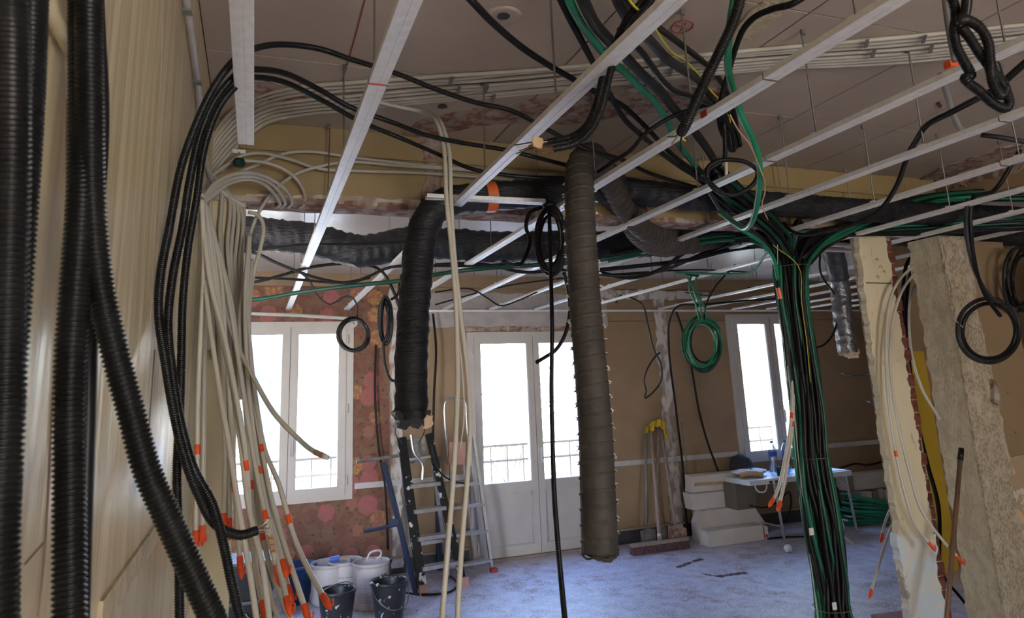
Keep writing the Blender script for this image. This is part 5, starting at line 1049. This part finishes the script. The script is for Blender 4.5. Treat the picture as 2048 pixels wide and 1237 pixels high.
C('power_lead', [(1500, 1012, 6.2), (1530, 1016), (1556, 1004), (1578, 985, 6.3), (1582, 1010), (1572, 1040), (1560, 1052, 6.4)], .008, M_cable, 'black lead hanging under the table', 'cord')
C('power_lead', [(1675, 975, 6.4), (1678, 1000), (1682, 1015), (1676, 1030, 6.4)], .008, M_cable, 'short black lead hanging under the right table end', 'cord')
C('floor_cord', [(1535, 1078, -.01), (1570, 1075, -.01), (1610, 1074, -.01)], .008, M_cable, 'black cord on the floor under the table', 'cord')
# green hose heap
hs = root('hose_coil', (6.6, 6.35, 0), 'heap of coiled green hose on the floor right of the table', 'hose'); rr = random.Random(11)
for k in range(16):
    rx, ry = rr.uniform(.36, .62), rr.uniform(.16, .28); z_ = .03+.016*k if k < 12 else .03+.012*(k-10); cx = 6.45+(.10*(k/8) if k < 8 else rr.uniform(.1, .4)); cy = 6.4+rr.uniform(-.03, .03)
    if k > 11: z_ = .03; cx = 6.85
    pts = [(cx+rx*math.cos(t), cy+ry*math.sin(t), max(.02, z_*(1-.45*math.cos(t))+.01*math.sin(3*t+k))) for t in np.linspace(0, 2*PI, 30)[:-1]]
    obj('hose_turn', Mesh().tube(pts, .0155, 7, closed=True), M_green, hs, sm=True)
x0 = at(1690, 1000, 6.68)[0]; x1 = at(1790, 1000, 6.68)[0]
rd = root('carton', (x0+.4, 6.7, .3), 'long pale carton lying on stacked boxes behind the green hose', 'carton'); obj('box', Mesh().box(x0, x0+1.1, 6.6, 6.78, .30, .47), M_card, rd); obj('seam', Mesh().box(x0, x0+.08, 6.598, 6.60, .30, .47), M_oldwood, rd)
bk = root('stacked_boards', (x0+.5, 6.7, 0), 'stack of thin striped boxes under the long pale carton', 'boxes')
for k in range(9): obj('thin_box', Mesh().box(x0+.15+.09*k, x0+.15+.09*k+.08, 6.58+rr.uniform(0, .02), 6.78, .001, .285+rr.uniform(-.02, .01)), [M_card, M_paper, M_oldwood][k % 3], bk)
# small litter
c = at(1576, 1098, -.03); v = []; f = []
bmx = bmesh = None
import bmesh
bm = bmesh.new(); bmesh.ops.create_icosphere(bm, subdivisions=2, radius=.036)
for vv in bm.verts: vv.co *= 1+random.uniform(-.22, .22)
me = bpy.data.meshes.new('crumpled_paper'); bm.to_mesh(me); bm.free(); me.materials.append(M_paper)
o = bpy.data.objects.new('crumpled_paper', me); COL.objects.link(o); o.location = (c[0], c[1], .032); tag(o, 'ball of crumpled white paper on the floor before the table', 'paper')
C('white_string', [(1684, 1042, 6.05), (1688, 1055), (1686, 1070), (1696, 1080, -.01), (1706, 1088, -.01)], .006, M_paper, 'white string dangling to the floor right of the bundle', 'string')
C('white_string', [(1672, 1060, 6.05), (1678, 1046), (1686, 1040), (1694, 1042, 6.05)], .010, M_paper, 'white knot of string right of the bundle', 'string')
me_ = Mesh()
for pth in ([(1353, 1136), (1364, 1132), (1374, 1128), (1383, 1126)], [(1386, 1124), (1396, 1121), (1404, 1119)], [(1406, 1149), (1420, 1151), (1436, 1154), (1450, 1152), (1466, 1150), (1480, 1148), (1492, 1146)]):
    q = smooth([at(a, b, -.001) for a, b in pth], .02)
    L_ = [p+(0, .032*random.uniform(.3, 1.3), .002) for p in q]; R_ = [p-(0, .032*random.uniform(.3, 1.3), -.002) for p in q]; n = len(q)
    me_.add([*L_, *R_], [(i, i+1, n+i+1, n+i) for i in range(n-1)])
obj('glue_residue', me_, M_stain, bpy.data.objects['floor'], label='dark brown curved residue marks on the floor')
bd = root('floor_board', (4.0, 4.0, 0), 'reddish board lying on the floor by the brick edged pier', 'board'); a = at(1752, 1236, -.02); obj('plank', Mesh().prism([(a[0]-.02, a[1]-.12), (a[0]+.35, a[1]-.05), (a[0]+.33, a[1]+.02), (a[0]+.02, a[1]+.06)], lambda u, v_, t: (u, v_, t), .001, .02), M('reddish_wood', (.28, .14, .12), .7), bd)
st_ = root('broomstick', at(1888, 1290, 2.75), 'brown stick with black cap leaning before the rough pier', 'stick'); a = at(1922, 902, 2.9); b = at(1893, 1237, 2.8); b = a+(b-a)*1.9
obj('shaft', Mesh().tube([a, b], .0125, 10), M_brownwood, st_, sm=True); obj('cap', Mesh().tube([a+(a-b)/np.linalg.norm(a-b)*.012, a+(b-a)/np.linalg.norm(b-a)*.055], .015, 10), M_conduit, st_, sm=True)
obj('fuse_box', Mesh().box(1.46, 1.56, 6.74, 6.81, .88, 1.02), M_dark, label='small dark cloth bundle hanging on the wall behind the ladders', cat='bundle') if False else None
# litter on the floor by the pails
lt_ = Mesh(); g = np.random.default_rng(8)
for k in range(90):
    x, y = g.uniform(.2, 1.6), g.uniform(5.6, 6.6); s_ = g.uniform(.004, .014); lt_.lathe((x, y, 0.0005), [(0, s_*.6), (s_, s_*.3), (s_*1.1, 0)], 5)
obj('plaster_crumbs', lt_, M_bucketin, label='scattered pale plaster crumbs around the pails', cat='crumbs', kind='stuff')
